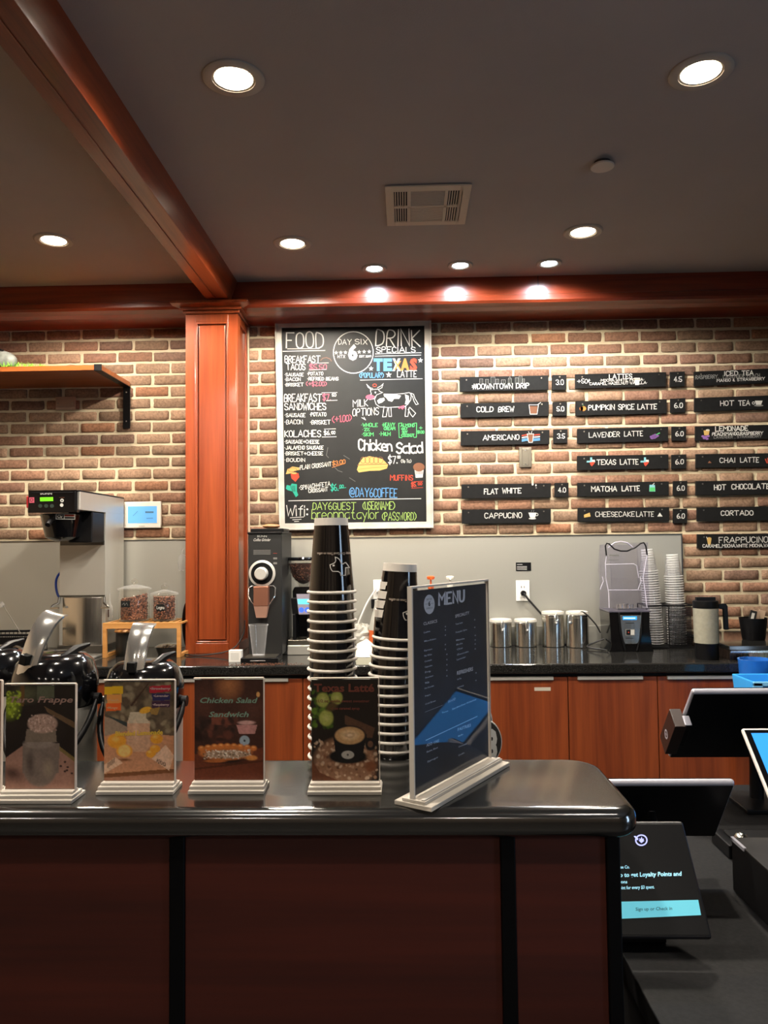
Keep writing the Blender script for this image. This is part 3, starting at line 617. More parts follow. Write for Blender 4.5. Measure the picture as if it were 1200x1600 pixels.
sign(3, 680, 690, 1322, 682, 100, 'black sign reading CHAI LATTE', [('CHAI', 850, 965, 752, 34, 'w', 5), ('LATTE', 998, 1135, 750, 34, 'w', 5)], extra=chai)
sign(3, 680, 885, 1324, 876, 103, 'black sign reading HOT CHOCOLATE', [('HOT', 810, 898, 948, 36, 'w', 6), ('CHOCOLATE', 935, 1215, 943, 36, 'w', 6)])
sign(3, 688, 1075, 1330, 1066, 100, 'black sign reading CORTADO', [('CORTADO', 858, 1095, 1133, 33, 'w', 5.5)])
sign(3, 690, 1268, 1332, 1262, 103, 'black sign reading FRAPPUCINO, lowest of the right column', [('FRAPPUCINO', 845, 1200, 1330, 40, 'w', 5), ('CARAMEL,MOCHA,WHITE MOCHA,VANILLA', 728, 1290, 1364, 22, 'w', 4)], extra=frap)
for src, x0, y0, x1, y1, h, tx, who in ((2, 752, 120, 855, 118, 108, '3.0', '#DOWNTOWN DRIP'), (2, 757, 315, 858, 313, 100, '5.0', 'COLD BREW'), (2, 760, 512, 862, 510, 100, '3.5', 'AMERICANO'), (2, 770, 898, 870, 896, 102, '4.0', 'FLAT WHITE'),
        (3, 495, 98, 600, 93, 107, '4.5', 'LATTES'), (3, 497, 290, 605, 286, 102, '6.0', 'PUMPKIN SPICE LATTE'), (3, 506, 492, 610, 490, 103, '6.0', 'LAVENDER LATTE'), (3, 505, 695, 612, 692, 102, '6.0', 'TEXAS LATTE'), (3, 517, 885, 618, 882, 104, '6.0', 'MATCHA LATTE'), (3, 517, 1085, 618, 1083, 104, '6.0', 'CHEESECAKE LATTE')):
    wd = x1-x0
    sign(src, x0, y0, x1, y1, h, f'small black price tag reading {tx} beside {who}', [(tx, x0+wd*.24, x0+wd*.82, y0+h*.66, h*.33, 'w', 5.5)], name='price_tag', cat='price tag')

# ------------------------------------------------------------------ chalkboard
YB = W-.045; FR = mat('distressed_white_paint', 'bfbbb0', .7, noise=.25, nscale=9, bump=.2); BD = mat('chalkboard', '141514', .5, spec=.3, noise=.35, nscale=9)
def z1(x, y, Y=YB): return at(420+x/4.444, 490+y/4.444, Y)
o = [z1(40, 50), z1(1128, 38), z1(1145, 1490), z1(72, 1507)]; i_ = [z1(88, 96), z1(1080, 82), z1(1095, 1445), z1(110, 1457)]
cen = sum(o, Vector())/4
t = thing('chalkboard_menu', 'large chalkboard of food and drink specials in a worn white frame', 'chalkboard', cen)
b = MB()
for k in range(4):
    k2 = (k+1) % 4; b.prism([p-cen for p in (o[k], i_[k], i_[k2], o[k2])], (0, .022, 0), FR)
    b.prism([p-cen+Vector((0, -.006, 0)) for p in (o[k]*.97+i_[k]*.03, o[k]*.7+i_[k]*.3, o[k2]*.7+i_[k2]*.3, o[k2]*.97+i_[k2]*.03)], (0, .01, 0), FR)
b.build('frame', t, bevel=.002)
MB().prism([p-cen+Vector((0, .01, 0)) for p in i_], (0, .008, 0), BD).build('board', t)
YC = YB+.0098
k = Ink(lambda x, y: at(x, y, YC)-cen, (0, -1, 0), 420, 490, 4.444)
def c(s_, x0, x1, yb, h, col_='w', w=None, yb2=None): k.chalk(s_, x0, x1, yb, h, CHALK[col_], w=w, yb2=yb2)
c('FOOD', 118, 385, 240, 108, w=8); k.line([(130, 245), (350, 243)], 4, CW); k.line([(98, 262), (390, 256)], 5, CW)
k.ring(587, 270, 138, 144, 6, CW); c('DAY', 483, 575, 215, 36, w=4); c('SIX', 598, 685, 213, 36, w=4); k.font('6', 550, 616, 318, 96, CW, bold=.05)
for x, y in ((468, 272), (500, 271), (532, 270), (628, 267), (662, 265), (697, 264)): k.star(x, y, 15, CW)
c('HTX', 478, 530, 308, 20, w=3); c('EST.2019', 628, 712, 303, 13, w=3)
c('DRINK', 738, 1055, 226, 115, w=8); c('SPECIALS', 745, 1020, 270, 38, w=6); k.line([(740, 280), (1058, 272)], 4, CW); k.line([(738, 296), (1056, 288)], 4, CW)
for s_, x0, x1, cc in (('T', 728, 792, 'b'), ('E', 796, 856, 'b'), ('X', 858, 915, 'w'), ('A', 914, 978, 'o'), ('S', 980, 1030, 'r')): k.font(s_, x0, x1, 393, 76, CHALK[cc], bold=.06)
k.font('X', 868, 920, 390, 60, CHALK['o'], bold=.02, lay=1)
for x, y, r in ((710, 382, 18), (833, 425, 22), (1053, 325, 19)): k.star(x, y, r, CW)
c('(POPULAR!)', 628, 800, 445, 34, 'b', 5); c('LATTE', 890, 1027, 440, 44, w=5); k.line([(635, 462), (1066, 452)], 4, CW)
c('BREAKFAST', 110, 357, 340, 46, w=6); c('TACOS', 120, 255, 390, 42, w=6); c('$5.50', 280, 403, 388, 36, 'p', 5); k.line([(280, 392), (400, 388)], 3, CW)
k.line([(360, 325), (375, 310), (400, 305), (425, 315), (435, 330)], 4, CHALK['br']); k.line([(300, 345), (415, 342)], 3, CW)
for s_, x0, x1, y, cc in (('•SAUSAGE', 108, 242, 435, 'w'), ('•POTATO', 265, 378, 428, 'w'), ('•BACON', 108, 222, 467, 'w'), ('•REFRIED BEANS', 265, 485, 463, 'w'), ('•BRISKET', 108, 243, 504, 'w'), ('(+$2.00)', 258, 402, 502, 'p')): c(s_, x0, x1, y, 22 if cc == 'w' else 30, cc, 4)
c('BREAKFAST', 105, 368, 612, 54, w=6); c('$7.', 372, 432, 602, 42, 'p', 5); c('50', 438, 468, 575, 20, w=3.5); c('SANDWICHES', 108, 400, 668, 46, w=6)
k.line([(368, 550), (475, 548)], 3, CW); k.line([(400, 604), (475, 602)], 4, CW)
for s_, x0, x1, y, h_ in (('•SAUSAGE', 108, 255, 718, 25), ('•POTATO', 283, 400, 712, 25), ('•BACON', 108, 237, 767, 30), ('•BRISKET', 285, 430, 768, 28)): c(s_, x0, x1, y, h_, w=4)
c('(+1.00)', 440, 575, 758, 44, 'p', 4.5, 745)
c('KOLACHES', 108, 363, 855, 44, w=6); c('$6.', 382, 430, 842, 28, w=5); c('00', 434, 462, 836, 20, w=4); k.line([(385, 802), (465, 800)], 3, CW); k.line([(370, 857), (468, 855)], 4, CW)
for s_, x1, y in (('•SAUSAGE+CHEESE', 352, 902), ('•JALAPENO SAUSAGE', 380, 943), ('•BRISKET+CHEESE', 377, 983), ('•BOUDIN', 253, 1028)): c(s_, 108, x1, y, 24, w=4)
c('•PLAIN CROISSANT', 208, 435, 1085, 30, w=3.5, yb2=1058); c('$3.00', 440, 533, 1055, 28, 'o', 4, 1040); k.line([(440, 1068), (530, 1040)], 3, CHALK['o'])
k.poly([(118, 1115), (130, 1080), (165, 1062), (212, 1070), (213, 1085), (180, 1092), (150, 1110)], CHALK['y']); k.ring(165, 1085, 30, 14, 3, CHALK['br'], 1)
k.poly([(152, 1112), (205, 1108), (212, 1135), (185, 1168), (158, 1145)], CHALK['r']); k.ell(175, 1108, 20, 6, CHALK['y'], 1)
k.poly([(118, 1215), (125, 1190), (150, 1195), (160, 1180), (195, 1185), (195, 1235), (205, 1260), (188, 1275), (165, 1235), (130, 1225)], CHALK['t'])
for q in range(4): k.line([(150+q*10, 1195), (165+q*6, 1235)], 3, BD, 1)
c('•SPINACH+FETA', 210, 428, 1225, 30, w=3.5, yb2=1195); c('CROISSANT', 275, 412, 1245, 26, w=3.5, yb2=1232); c('$6.', 428, 485, 1230, 44, 't', 5); c('00', 490, 520, 1210, 20, 't', 4); k.line([(485, 1215), (535, 1208)], 3, CHALK['t'])
# cow
k.line([(800, 558), (860, 560), (930, 556), (975, 548), (990, 562), (985, 600), (965, 630), (945, 645), (900, 648), (830, 652), (770, 648), (745, 630), (735, 600), (738, 575)], 4, CW)
for P in ([(798, 558), (868, 558), (918, 570), (905, 592), (870, 592), (855, 612), (830, 605), (815, 585), (800, 575)], [(752, 605), (770, 590), (800, 585), (806, 602), (785, 618), (762, 626)], [(945, 560), (972, 572), (975, 610), (960, 632), (945, 628), (952, 600)]): k.poly(P, CW, 1)
for P in ([(800, 645), (790, 718), (815, 716), (826, 652)], [(832, 652), (834, 714), (852, 714), (848, 650)], [(952, 640), (946, 714), (966, 714), (974, 655)], [(978, 650), (1020, 692), (1000, 718), (985, 700), (968, 665)]): k.line(P, 4, CW)
k.line([(985, 552), (1005, 560), (1015, 590), (1038, 628), (1022, 632), (1008, 608), (998, 575), (985, 565)], 4, CW)
k.line([(705, 532), (712, 560), (690, 572), (700, 598), (738, 590), (748, 565), (790, 548), (770, 540), (760, 525), (705, 528)], 4, CW); k.line([(680, 490), (690, 512), (718, 530)], 4, CW); k.line([(680, 492), (705, 515), (722, 520)], 3, CW); k.line([(760, 527), (785, 515), (795, 486), (778, 503), (755, 515)], 4, CW)
k.ell(703, 580, 30, 17, CHALK['p'], 1); k.ring(735, 498, 13, 9, 4, CHALK['r']); k.ell(740, 548, 5, 6, CW, 2); k.poly([(895, 650), (940, 636), (942, 660), (932, 655), (930, 668), (915, 655), (905, 662)], CHALK['p'], 1)
c('MILK', 583, 690, 648, 46, w=4.5, yb2=640); c('OPTIONS', 580, 765, 712, 50, w=4.5, yb2=702); k.line([(645, 722), (672, 738)], 4, CW); k.line([(672, 738), (660, 720)], 4, CW)
for s_, x0, x1, y, h_ in (('•WHOLE', 640, 757, 785, 24), ('•2%', 648, 700, 815, 20), ('•SKIM', 645, 728, 850, 24), ('•HEAVY', 785, 877, 785, 26), ('CREAM', 798, 878, 808, 20), ('•H&H', 765, 845, 848, 26), ('ALMOND', 914, 1014, 786, 22), ('•OAT', 915, 965, 808, 16), ('•SOY', 920, 965, 830, 16), ('•COCONUT', 915, 1012, 855, 20), ('+', 1043, 1068, 806, 26), ('$1.00', 1030, 1080, 832, 18)): c(s_, x0, x1, y, h_, 'g', 4)
k.line([(925, 760), (902, 762), (905, 860), (925, 862)], 4, CHALK['g']); k.line([(1005, 762), (1026, 760), (1025, 858), (1008, 860)], 4, CHALK['g'])
k.chalk('Chicken', 620, 860, 948, 72, CW, w=10, yb2=952, gap=.7); k.chalk('Salad', 882, 1073, 972, 72, CW, w=11, yb2=966, gap=.7)
c('$7.', 827, 895, 1040, 52, w=5); c('00', 892, 915, 1005, 18, w=4); c('(No Tax)', 917, 990, 1036, 24, w=3)
k.poly([(612, 1085), (625, 1040), (655, 1000), (700, 990), (750, 1000), (790, 1010), (828, 1050), (820, 1075), (770, 1090), (700, 1092), (625, 1103)], CHALK['y'])
for q in range(5): k.ring(655+q*30, 1018, 18, 22, 3, CHALK['br'], 1)
k.line([(615, 1052), (700, 1048), (828, 1045)], 4, CHALK['br'], 1); k.line([(620, 1082), (720, 1070), (820, 1065)], 3, CHALK['o'], 1)
k.poly([(1012, 1085), (1075, 1085), (1068, 1138), (1020, 1140)], CW); k.ell(1042, 1066, 40, 30, CHALK['br'], 1)
for q in range(6): k.line([(1020+q*9, 1095), (1023+q*8, 1115)], 3, CHALK['br'], 2)
c('MUFFINS', 842, 1002, 1158, 36, 'r', 5); c('$5.', 988, 1028, 1200, 28, 'r', 5); c('00', 1035, 1065, 1190, 18, 'r', 4); k.line([(1005, 1168), (1070, 1164)], 3, CHALK['r']); k.line([(992, 1212), (1070, 1208)], 3, CHALK['r'])
c('@DAY6COFFEE', 558, 893, 1272, 62, 'b', 5.5, 1276); k.line([(138, 1300), (600, 1290), (1056, 1285)], 5, CW)
c('Wifi:', 118, 275, 1405, 72, w=6); k.line([(148, 1418), (243, 1412)], 4, CW); k.line([(165, 1432), (225, 1428)], 4, CW); k.line([(178, 1444), (208, 1442)], 4, CW)
c('DAY6GUEST', 303, 607, 1362, 50, 'lg', 5); c('(USERNAME)', 650, 877, 1360, 54, 'lg', 5); c('breonnataylor', 295, 765, 1425, 66, 'lg', 5); c('(PASSWORD)', 785, 1026, 1435, 56, 'lg', 5)
SMG = mat('chalk_dust', '4c4c4a', .9)
for P in ([(410, 930), (400, 985), (415, 1000)], [(450, 1060), (480, 1090), (510, 1100)], [(560, 1140), (600, 1165)], [(520, 985), (560, 1010)]): k.line(P, 5, SMG)
k.build(parent=t)
# ------------------------------------------------------------------ wall shelf and wall fittings
YSF = 3.87
p0 = at(158, 578, YSF); zsh = p0.z
s = thing('wall_shelf', 'wooden wall shelf with black strap bracket, high on the left brick wall', 'shelf', (p0.x-.6, W, zsh))
MB().box((-.75, YSF-W, 0), (.6, -.015, .026), wood('shelf_wood', 'a8602e', '7e3f1b', axis=0)).build('board', s, bevel=.002)
b = MB(); bx_ = .6
b.box((bx_-.036, YSF-W-.004, -.0035), (bx_+.004, YSF-W, .030), BLACK).box((bx_-.036, YSF-W-.004, -.0045), (bx_+.004, -.02, -.0005), BLACK).box((bx_-.036, -.026, -.24), (bx_+.004, -.020, -.001), BLACK)
b.build('bracket', s, bevel=.001)
b = MB()
for z in (-.035, -.20): MB().cyl((bx_-.016, -.026, z), (bx_-.016, -.029, z), .004, CHROME, n=10).build('screw', s)
rg = random.Random(5); GR1 = mat('grass_green', '6aa324', .7); GR2 = mat('grass_pale', '8fb048', .7)
b = MB()
gx0, gx1 = -2.25, at(85, 565, 4.0).x
for _ in range(650):
    x = rg.uniform(gx0, gx1); y = rg.uniform(3.90, 4.06); h_ = rg.uniform(.012, .045)*(1 if x < gx1-.08 else .6); a = rg.uniform(0, 6.28); dx, dy = .003*math.cos(a), .003*math.sin(a); ln = rg.uniform(-.02, .02)
    b.add([(x-dx, y-dy, 0), (x+dx, y+dy, 0), (x+dx*.6+ln*.5, y+dy+.002, h_*.6), (x+ln, y+ln*.4, h_)], [(0, 1, 2), (0, 2, 3)], rg.choice((GR1, GR1, GR2)))
b.box((gx0, 3.9, 0), (gx1-.03, 4.06, .003), GR1)
tag(b.build('artificial_grass', loc=(0, 0, zsh+.0265), smooth=False), 'strip of bright green artificial grass on the wall shelf', 'grass', kind='stuff')
p = at(3, 560, 4.0)
GRY = mat('weathered_grey', '7d807a', .5, noise=.4, nscale=30)
t = thing('grey_ornament', 'grey rounded ornament on the grass at the left end of the shelf', 'ornament', (p.x-.01, 3.98, zsh+.03))
b = MB(); b.sphere((0, 0, .055), .055, GRY, 24, 14, (1.85, .8, 1)); b.box((-.1, -.045, .018), (.098, .04, .026), GRY); b.build('body', t)
MB().sphere((.0, -.038, .06), .022, mat('ornament_hollow', '3b3a33', .8), 14, 8, (1.3, .5, .8)).build('hollow', t)
MB().tube([(-.09, -.02, .10), (-.03, -.03, .115), (.04, -.02, .105)], [.012, .009, .004], MATTE).build('antler', t)
BRS = brushed('aged_brass', 'a58c7c', .35, metal=.35); NIK = brushed('nickel_plate', '8a8478', .35)
def plate(x0, y0, x1, y1, m, label, horiz):
    a, c_ = at(x0, y0, W-.02), at(x1, y1, W-.02); cn = (a+c_)/2; hw, hh = abs(c_.x-a.x)/2, abs(a.z-c_.z)/2
    t = thing('wall_plate', label, 'wall plate', (cn.x, W-.015, cn.z))
    MB().box((-hw, -.006, -hh), (hw, .002, hh), m).box((-hw*(.86 if horiz else .55), -.009, -hh*(.55 if horiz else .86)), (hw*(.86 if horiz else .55), -.005, hh*(.55 if horiz else .86)), m).build('plate', t, bevel=.002)
    q = MB()
    for s_ in (-1, 1):
        pp = (s_*hw*.72, -.009, 0) if horiz else (0, -.009, s_*hh*.72); q = MB(); q.cyl(pp, (pp[0], -.0105, pp[2]), .004, CHROME, n=10); q.build('screw', t)
plate(87, 620, 118, 640, BRS, 'horizontal brass blank plate on the bricks under the shelf', True)
plate(811, 699, 831, 730, NIK, 'upright metal blank plate on the bricks under the AMERICANO sign', False)
# thermostat tablet
a, c_ = at(194, 784, W-.03), at(252, 825, W-.03); cn = (a+c_)/2; hw, hh = (c_.x-a.x)/2, (a.z-c_.z)/2
t = thing('wall_tablet', 'small white wall tablet with a glowing pale blue screen, beside the brewer', 'tablet', (cn.x, W-.016, cn.z))
MB().box((-hw, -.018, -hh), (hw, 0, hh), mat('tablet_shell', 'd9d2c6', .4)).build('shell', t, bevel=.006, seg=3)
MB().box((-hw*.78, -.0192, -hh*.62), (hw*.78, -.0178, hh*.64), mat('tablet_screen', '5c9cdc', .3, emis=.45)).build('screen', t)
k = Ink(lambda x, y: at(x, y, W-.036)-Vector((cn.x, W-.016, cn.z)), (0, -1, 0)); DT = mat('screen_grey_text', '4a6f8c', .6)
k.poly([(227, 799), (240, 799), (240, 801.5), (227, 801.5)], DT); k.line([(229, 810), (239, 809.5)], .8, DT); k.line([(208, 806), (215, 799)], .6, DT); k.line([(217, 822), (226, 822)], .8, mat('shell_print', '8e8a82', .6)); k.build('screen_text', t)

# ------------------------------------------------------------------ coffee brewer
HX0, HX1 = -1.816, -1.572; YF_, YT, YBK = 3.65, 3.98, 4.24
ztop, zbot = at(75, 766, YF_).z, at(75, 801, YF_).z
t = thing('coffee_brewer', 'tall stainless coffee brewer with a black control head at the left end', 'coffee brewer', (-1.694, 3.98, CT))
def G(x, y, z): return (x+1.694, y-3.98, z-CT)
MB().box(G(HX0+.01, YF_+.012, zbot+.012), G(HX1, YBK, ztop-.006), STEEL).box(G(HX0, YF_+.01, ztop-.008), G(HX1+.002, YBK, ztop), BLACK).build('head_housing', t, bevel=.003)
MB().box(G(HX0-.003, YF_-.004, zbot), G(HX1-.008, YF_+.02, ztop), BLACKG).box(G(HX1-.022, YF_-.006, zbot+.008), G(HX1-.014, YF_+.02, ztop-.008), BLACK).box(G(HX0+.012, YF_-.006, ztop-.014), G(HX1-.026, YF_+.0, ztop-.010), BLACK).build('control_panel', t, bevel=.003)
tc_ = Vector((-1.694, 3.98, CT))
k = Ink(lambda x, y: at(x, y, YF_-.0045)-tc_, (0, -1, 0), 0, 740, 4)
LCD = mat('green_lcd', '6fe01f', .4, emis=.8); GT = mat('lcd_text', '1f5a0a', .6); BTN = mat('dim_button', '26332b', .5)
k.font('BUNN', 252, 325, 131, 13, CW, bold=.015); k.poly([(250, 149), (332, 147), (333, 171), (251, 173)], LCD); k.line([(258, 156), (322, 155)], 2, GT, 1); k.line([(262, 165), (318, 164)], 2, GT, 1)
for x in (252, 289, 325): k.ell(x, 202, 13, 12, BTN)
k.ell(388, 168, 11, 11, CW); k.ell(388, 168, 5, 5, BTN, 1); k.ell(386, 197, 11, 11, CW); k.poly([(182, 149), (214, 148), (215, 182), (183, 184)], CHALK['p']); k.ring(198, 165, 9, 9, 3, BD, 1); k.line([(372, 150), (402, 149)], 2, CHALK['br'])
k.build('panel_print', t)
MB().cyl(G(HX0-.012, YF_+.05, (ztop+zbot)/2-.01), G(HX0, YF_+.05, (ztop+zbot)/2-.01), .012, CHROME).build('hose_fitting', t)
MB().box(G(HX0-.04, YF_+.05, (ztop+zbot)/2-.028), G(HX0-.006, YF_+.07, (ztop+zbot)/2+.03), mat('red_plastic', 'b5202c', .4)).build('red_lever', t, bevel=.004)
MB().box(G(HX0+.0, YT, CT+.05), G(HX1, YBK, zbot+.014), STEEL).box(G(HX0+.004, YT-.004, at(120, 852, YT).z), G(HX1-.006, YT, at(120, 845, YT).z), DSTEEL).build('trunk', t, bevel=.003)
MB().prism([G(HX0+.008+(HX1-HX0-.016)*i/16, YT+.004-.028*math.sin(PI*i/16), CT+.04) for i in range(17)]+[G(HX1-.008, YT+.02, CT+.04), G(HX0+.008, YT+.02, CT+.04)], (0, 0, at(120, 933, YT).z-CT-.04), STEELV).build('lower_panel', t, bevel=.004)
MB().box(G(HX0+.002, YT-.002, at(120, 932, YT).z-.002), G(HX1-.002, YT+.004, at(120, 931, YT).z+.003), DSTEEL).build('seam_strip', t)
ff = at(118, 803, 3.80); 
MB().box(G(at(117, 803, 3.9).x, 3.82, at(120, 848, 3.95).z), G(HX1-.006, YT-.001, zbot+.012), BLACK).build('brew_mount', t, bevel=.006)
fx, fy = at(97, 820, 3.79).x, 3.79
MB().lathe([(.001, 0), (.03, .0), (.062, .012), (.078, .02), (.100, .125), (.104, .13), (.100, .136), (.001, .136)], BLACKG, 32, G(fx, fy, zbot-.137)).build('brew_funnel', t)
MB().tube([G(fx, fy-.085, zbot-.035), G(fx, fy-.13, zbot-.04), G(fx, fy-.155, zbot-.06)], .013, BLACK).build('funnel_handle', t)
k = Ink(lambda x, y: at(x, y, fy-.102)-tc_, (0, -1, 0), 0, 740, 4)
k.poly([(350, 250), (472, 252), (470, 288), (348, 286)], CW); k.poly([(355, 255), (400, 256), (399, 283), (353, 282)], BD, 1); k.poly([(405, 256), (466, 257), (465, 268), (405, 267)], CHALK['r'], 1); k.poly([(405, 271), (466, 272), (465, 283), (405, 282)], BD, 1); k.ring(370, 268, 8, 8, 4, CW, 2); k.line([(382, 260), (382, 276), (394, 262)], 4, CW, 2); k.build('funnel_sticker', t)
for sx, s_ in ((HX0, -1), (HX1, 1)):
    z = at(120, 948, YT).z
    MB().tube([G(sx-s_*.004, YT-.006, z+.05), G(sx-s_*.002, YT-.012, z+.02), G(sx+s_*.02, YT-.025, z+.008), G(sx+s_*.026, YT-.03, z)], .007, DSTEEL).box(G(sx-s_*.01, YT-.038, z-.008), G(sx+s_*.03, YT-.02, z), STEELV).build('side_hook', t)
MB().box(G(HX0-.0, YT-.26, CT), G(HX1+.0, YBK, CT+.012), STEEL).box(G(HX0, YT-.02, CT+.012), G(HX1, YBK, CT+.05), DSTEEL).build('base_plate', t, bevel=.003)
BLT = mat('blue_tubing', '1c3f9a', .3)
MB().tube(sm([G(HX0+.01, 4.05, at(83, 885, 4.05).z), G(HX0-.045, 4.06, at(72, 900, 4.05).z), G(HX0-.055, 4.06, at(70, 915, 4.05).z), G(HX0-.04, 4.06, at(75, 932, 4.05).z), G(HX0+.01, 4.05, at(84, 944, 4.05).z)]), .006, BLT, 10).build('blue_hose', t)

# bamboo rack with bean jars
BAM = wood('bamboo', 'c99152', 'b27a3e', axis=0, rough=.5, coat=0, sc=2)
RX0, RX1, RY0, RY1 = at(160, 975, 3.86).x, at(282, 975, 3.86).x, 3.86, 4.10
rz = at(220, 973, 3.86).z
t = thing('bamboo_rack', 'small slatted bamboo rack holding two jars of beans', 'rack', ((RX0+RX1)/2, (RY0+RY1)/2, CT)); hx, hy, hz = (RX1-RX0)/2, (RY1-RY0)/2, rz-CT
b = MB().box((-hx, -hy, hz-.03), (hx, -hy+.014, hz), BAM).box((-hx, hy-.014, hz-.03), (hx, hy, hz), BAM)
for k_ in range(13): b.box((-hx+.004+k_*(2*hx-.02)/12, -hy+.012, hz-.012), (-hx+.016+k_*(2*hx-.02)/12, hy-.012, hz-.002), BAM)
b.build('slatted_top', t, bevel=.0015)
for sx in (-1, 1):
    MB().box((sx*hx, -hy, .018), (sx*(hx-.02), -hy+.018, hz-.03), BAM).build('leg', t, bevel=.0015); MB().box((sx*hx, hy-.018, .018), (sx*(hx-.02), hy, hz-.03), BAM).build('leg', t, bevel=.0015)
    MB().box((sx*hx, -hy, 0), (sx*(hx-.02), hy, .018), BAM).build('foot_bar', t, bevel=.0015)
BEAN = mat('roasted_beans', '7a4a33', .45, noise=.5, nscale=60); BEAN2 = mat('roasted_beans_light', '94614a', .5); BEAN3 = mat('dark_beans', '3a1f16', .4)
def beans(c_, r, h_, n, label, ms, slope=0.0):
    b = MB(); b.lathe([(.001, .002), (r-.004, .002), (r-.004, h_-.006), (.001, h_-.006)], ms[0], 24); rr = random.Random(int(h_*1e5))
    for _ in range(n):
        a = rr.uniform(0, 2*PI) if rr.random() < .3 else rr.uniform(PI, 2*PI); z = rr.uniform(.004, h_); rad = r-.003
        if rr.random() < .2: z = h_-.004; rad = r*math.sqrt(rr.random())*.97
        x, y = rad*math.cos(a), rad*math.sin(a); z += slope*x*(z/h_)
        b.X = Matrix.Translation((x, y, z)) @ Euler((rr.uniform(0, 3), rr.uniform(0, 3), rr.uniform(0, 3))).to_matrix().to_4x4()
        b.sphere((0, 0, 0), .0052, rr.choice(ms), 6, 4, (1, .7, .6))
    b.X = Matrix.Identity(4)
    o = b.build('coffee_beans', fix=False); o.location = c_; return tag(o, label, 'coffee beans', kind='stuff')
def jar(px, r, zt_, label, lab, zb=None, yj=3.99):
    x = at(px, 950, yj).x; z0 = rz+.0005; H = zt_-z0
    t = thing('glass_jar', label, 'jar', (x, yj, z0))
    MB().lathe([(.001, .0), (r-.004, .0), (r, .006), (r, H-.02), (r-.006, H-.008), (r-.006, H)], GLASSM, 40).lathe([(.001, .004), (r-.006, .004)], GLASSM, 40).build('body', t, fix=False)
    lt = MB().lathe([(r-.004, H), (r+.006, H+.001), (r+.008, H+.006), (r+.004, H+.012), (r*.6, H+.022), (r*.2, H+.028), (.001, H+.029)], GLASSM, 40).build('lid', t, fix=False)
    MB().sphere((0, 0, H+.045), .019, GLASSM, 20, 12).build('knob', lt, fix=False)
    yy = yj-r-.002
    k = Ink(lambda X, Y: at(X, Y, yy)-Vector((x, yj, z0)), (0, -1, 0))
    if lab == 1: k.poly([(189, 939), (203, 939), (203, 949), (189, 949)], BD); k.line([(191, 945), (194, 942), (195, 946), (198, 942), (200, 946)], .6, CHALK['gr'], 1)
    else: k.poly([(243, 947), (246, 944), (255, 944), (258, 947), (258, 952), (255, 955), (246, 955), (243, 952)], BD); k.chalk('Legna', 245, 257, 951.5, 4.5, CW, w=.6, lay=1)
    k.build('label_sticker', t); return x, z0
zj = at(210, 922, 3.99).z; x, z0 = jar(210, .078, zj, 'larger glass jar with a square black label, left on the bamboo rack', 1)
beans((x, 3.99, z0+.005), .068, .118, 900, 'roasted coffee beans in the larger glass jar', (BEAN, BEAN2, BEAN3), .25)
zj = at(256, 930, 3.99).z; x, z0 = jar(257, .064, zj, 'smaller glass jar with a black label reading Legna, right on the rack', 2)
beans((x, 3.99, z0+.005), .055, .118, 700, 'roasted coffee beans in the smaller glass jar', (BEAN3, BEAN, BEAN2))
p = onz(200, 1024, CT); DC = mat('dark_canister', '25231f', .35)
t = thing('dark_canister', 'dark round canister with a ribbed pale lid under the bamboo rack', 'canister', (at(200, 1010, 3.98).x, 3.98, CT))
MB().lathe([(.001, 0), (.058, 0), (.06, .004), (.06, .118), (.001, .118)], DC, 30).build('body', t)
q = MB().lathe([(.001, .1185), (.066, .1185), (.068, .124), (.06, .134), (.001, .136)], BAM, 30)
for k_ in range(-5, 6): q.box((k_*.011-.003, -math.sqrt(.058**2-(k_*.01)**2), .134), (k_*.011+.002, math.sqrt(.058**2-(k_*.01)**2), .1385), BEAN2)
q.build('lid', t)
t = thing('covered_dish', 'low dark dish with a shiny metal lid under the right side of the rack', 'dish', (at(263, 1015, 3.97).x, 3.97, CT))
MB().lathe([(.001, 0), (.05, 0), (.062, .035), (.062, .04), (.001, .04)], DC, 30).build('body', t)
MB().lathe([(.066, .0405), (.07, .044), (.05, .056), (.001, .060)], STEELV, 30).build('lid', t)
t = tag(MB().lathe([(.001, 0), (.022, 0), (.024, .004), (.024, .06), (.012, .09), (.009, .15), (.001, .15)], clear('bottle_glass', haze=.1), 20).box((-.014, -.0255, .015), (.014, -.0235, .055), BEAN3).build('glass_bottle', loc=(at(166, 960, 4.06).x+.018, 4.04, rz+.0005), fix=False), 'slim clear bottle with a dark label between the brewer and the jars', 'bottle')
x = at(291, 985, 4.0).x
t = tag(MB().lathe([(.001, -.004), (.12, -.004), (.13, 0), (.12, .004), (.001, .006)], BLACK, 40).build('black_round_lid', loc=(xc0-.02, 4.12, CT+.132)), 'black round lid standing on edge against the left side of the column', 'lid'); t.rotation_euler = (0, PI/2-.06, .05)
p = at(285, 870, W-.05)
t = thing('hanging_scoop', 'clear plastic scoop hanging on the steel sheet beside the column', 'scoop', p)
MB().tube([(0, .02, .045), (0, -.004, .04), (0, -.006, .01)], .003, CLEAR).build('hook', t, fix=False)
MB().lathe([(.008, .012), (.02, 0), (.024, -.04), (.018, -.075), (.001, -.08)], CLEAR, 20).build('bowl', t, fix=False)

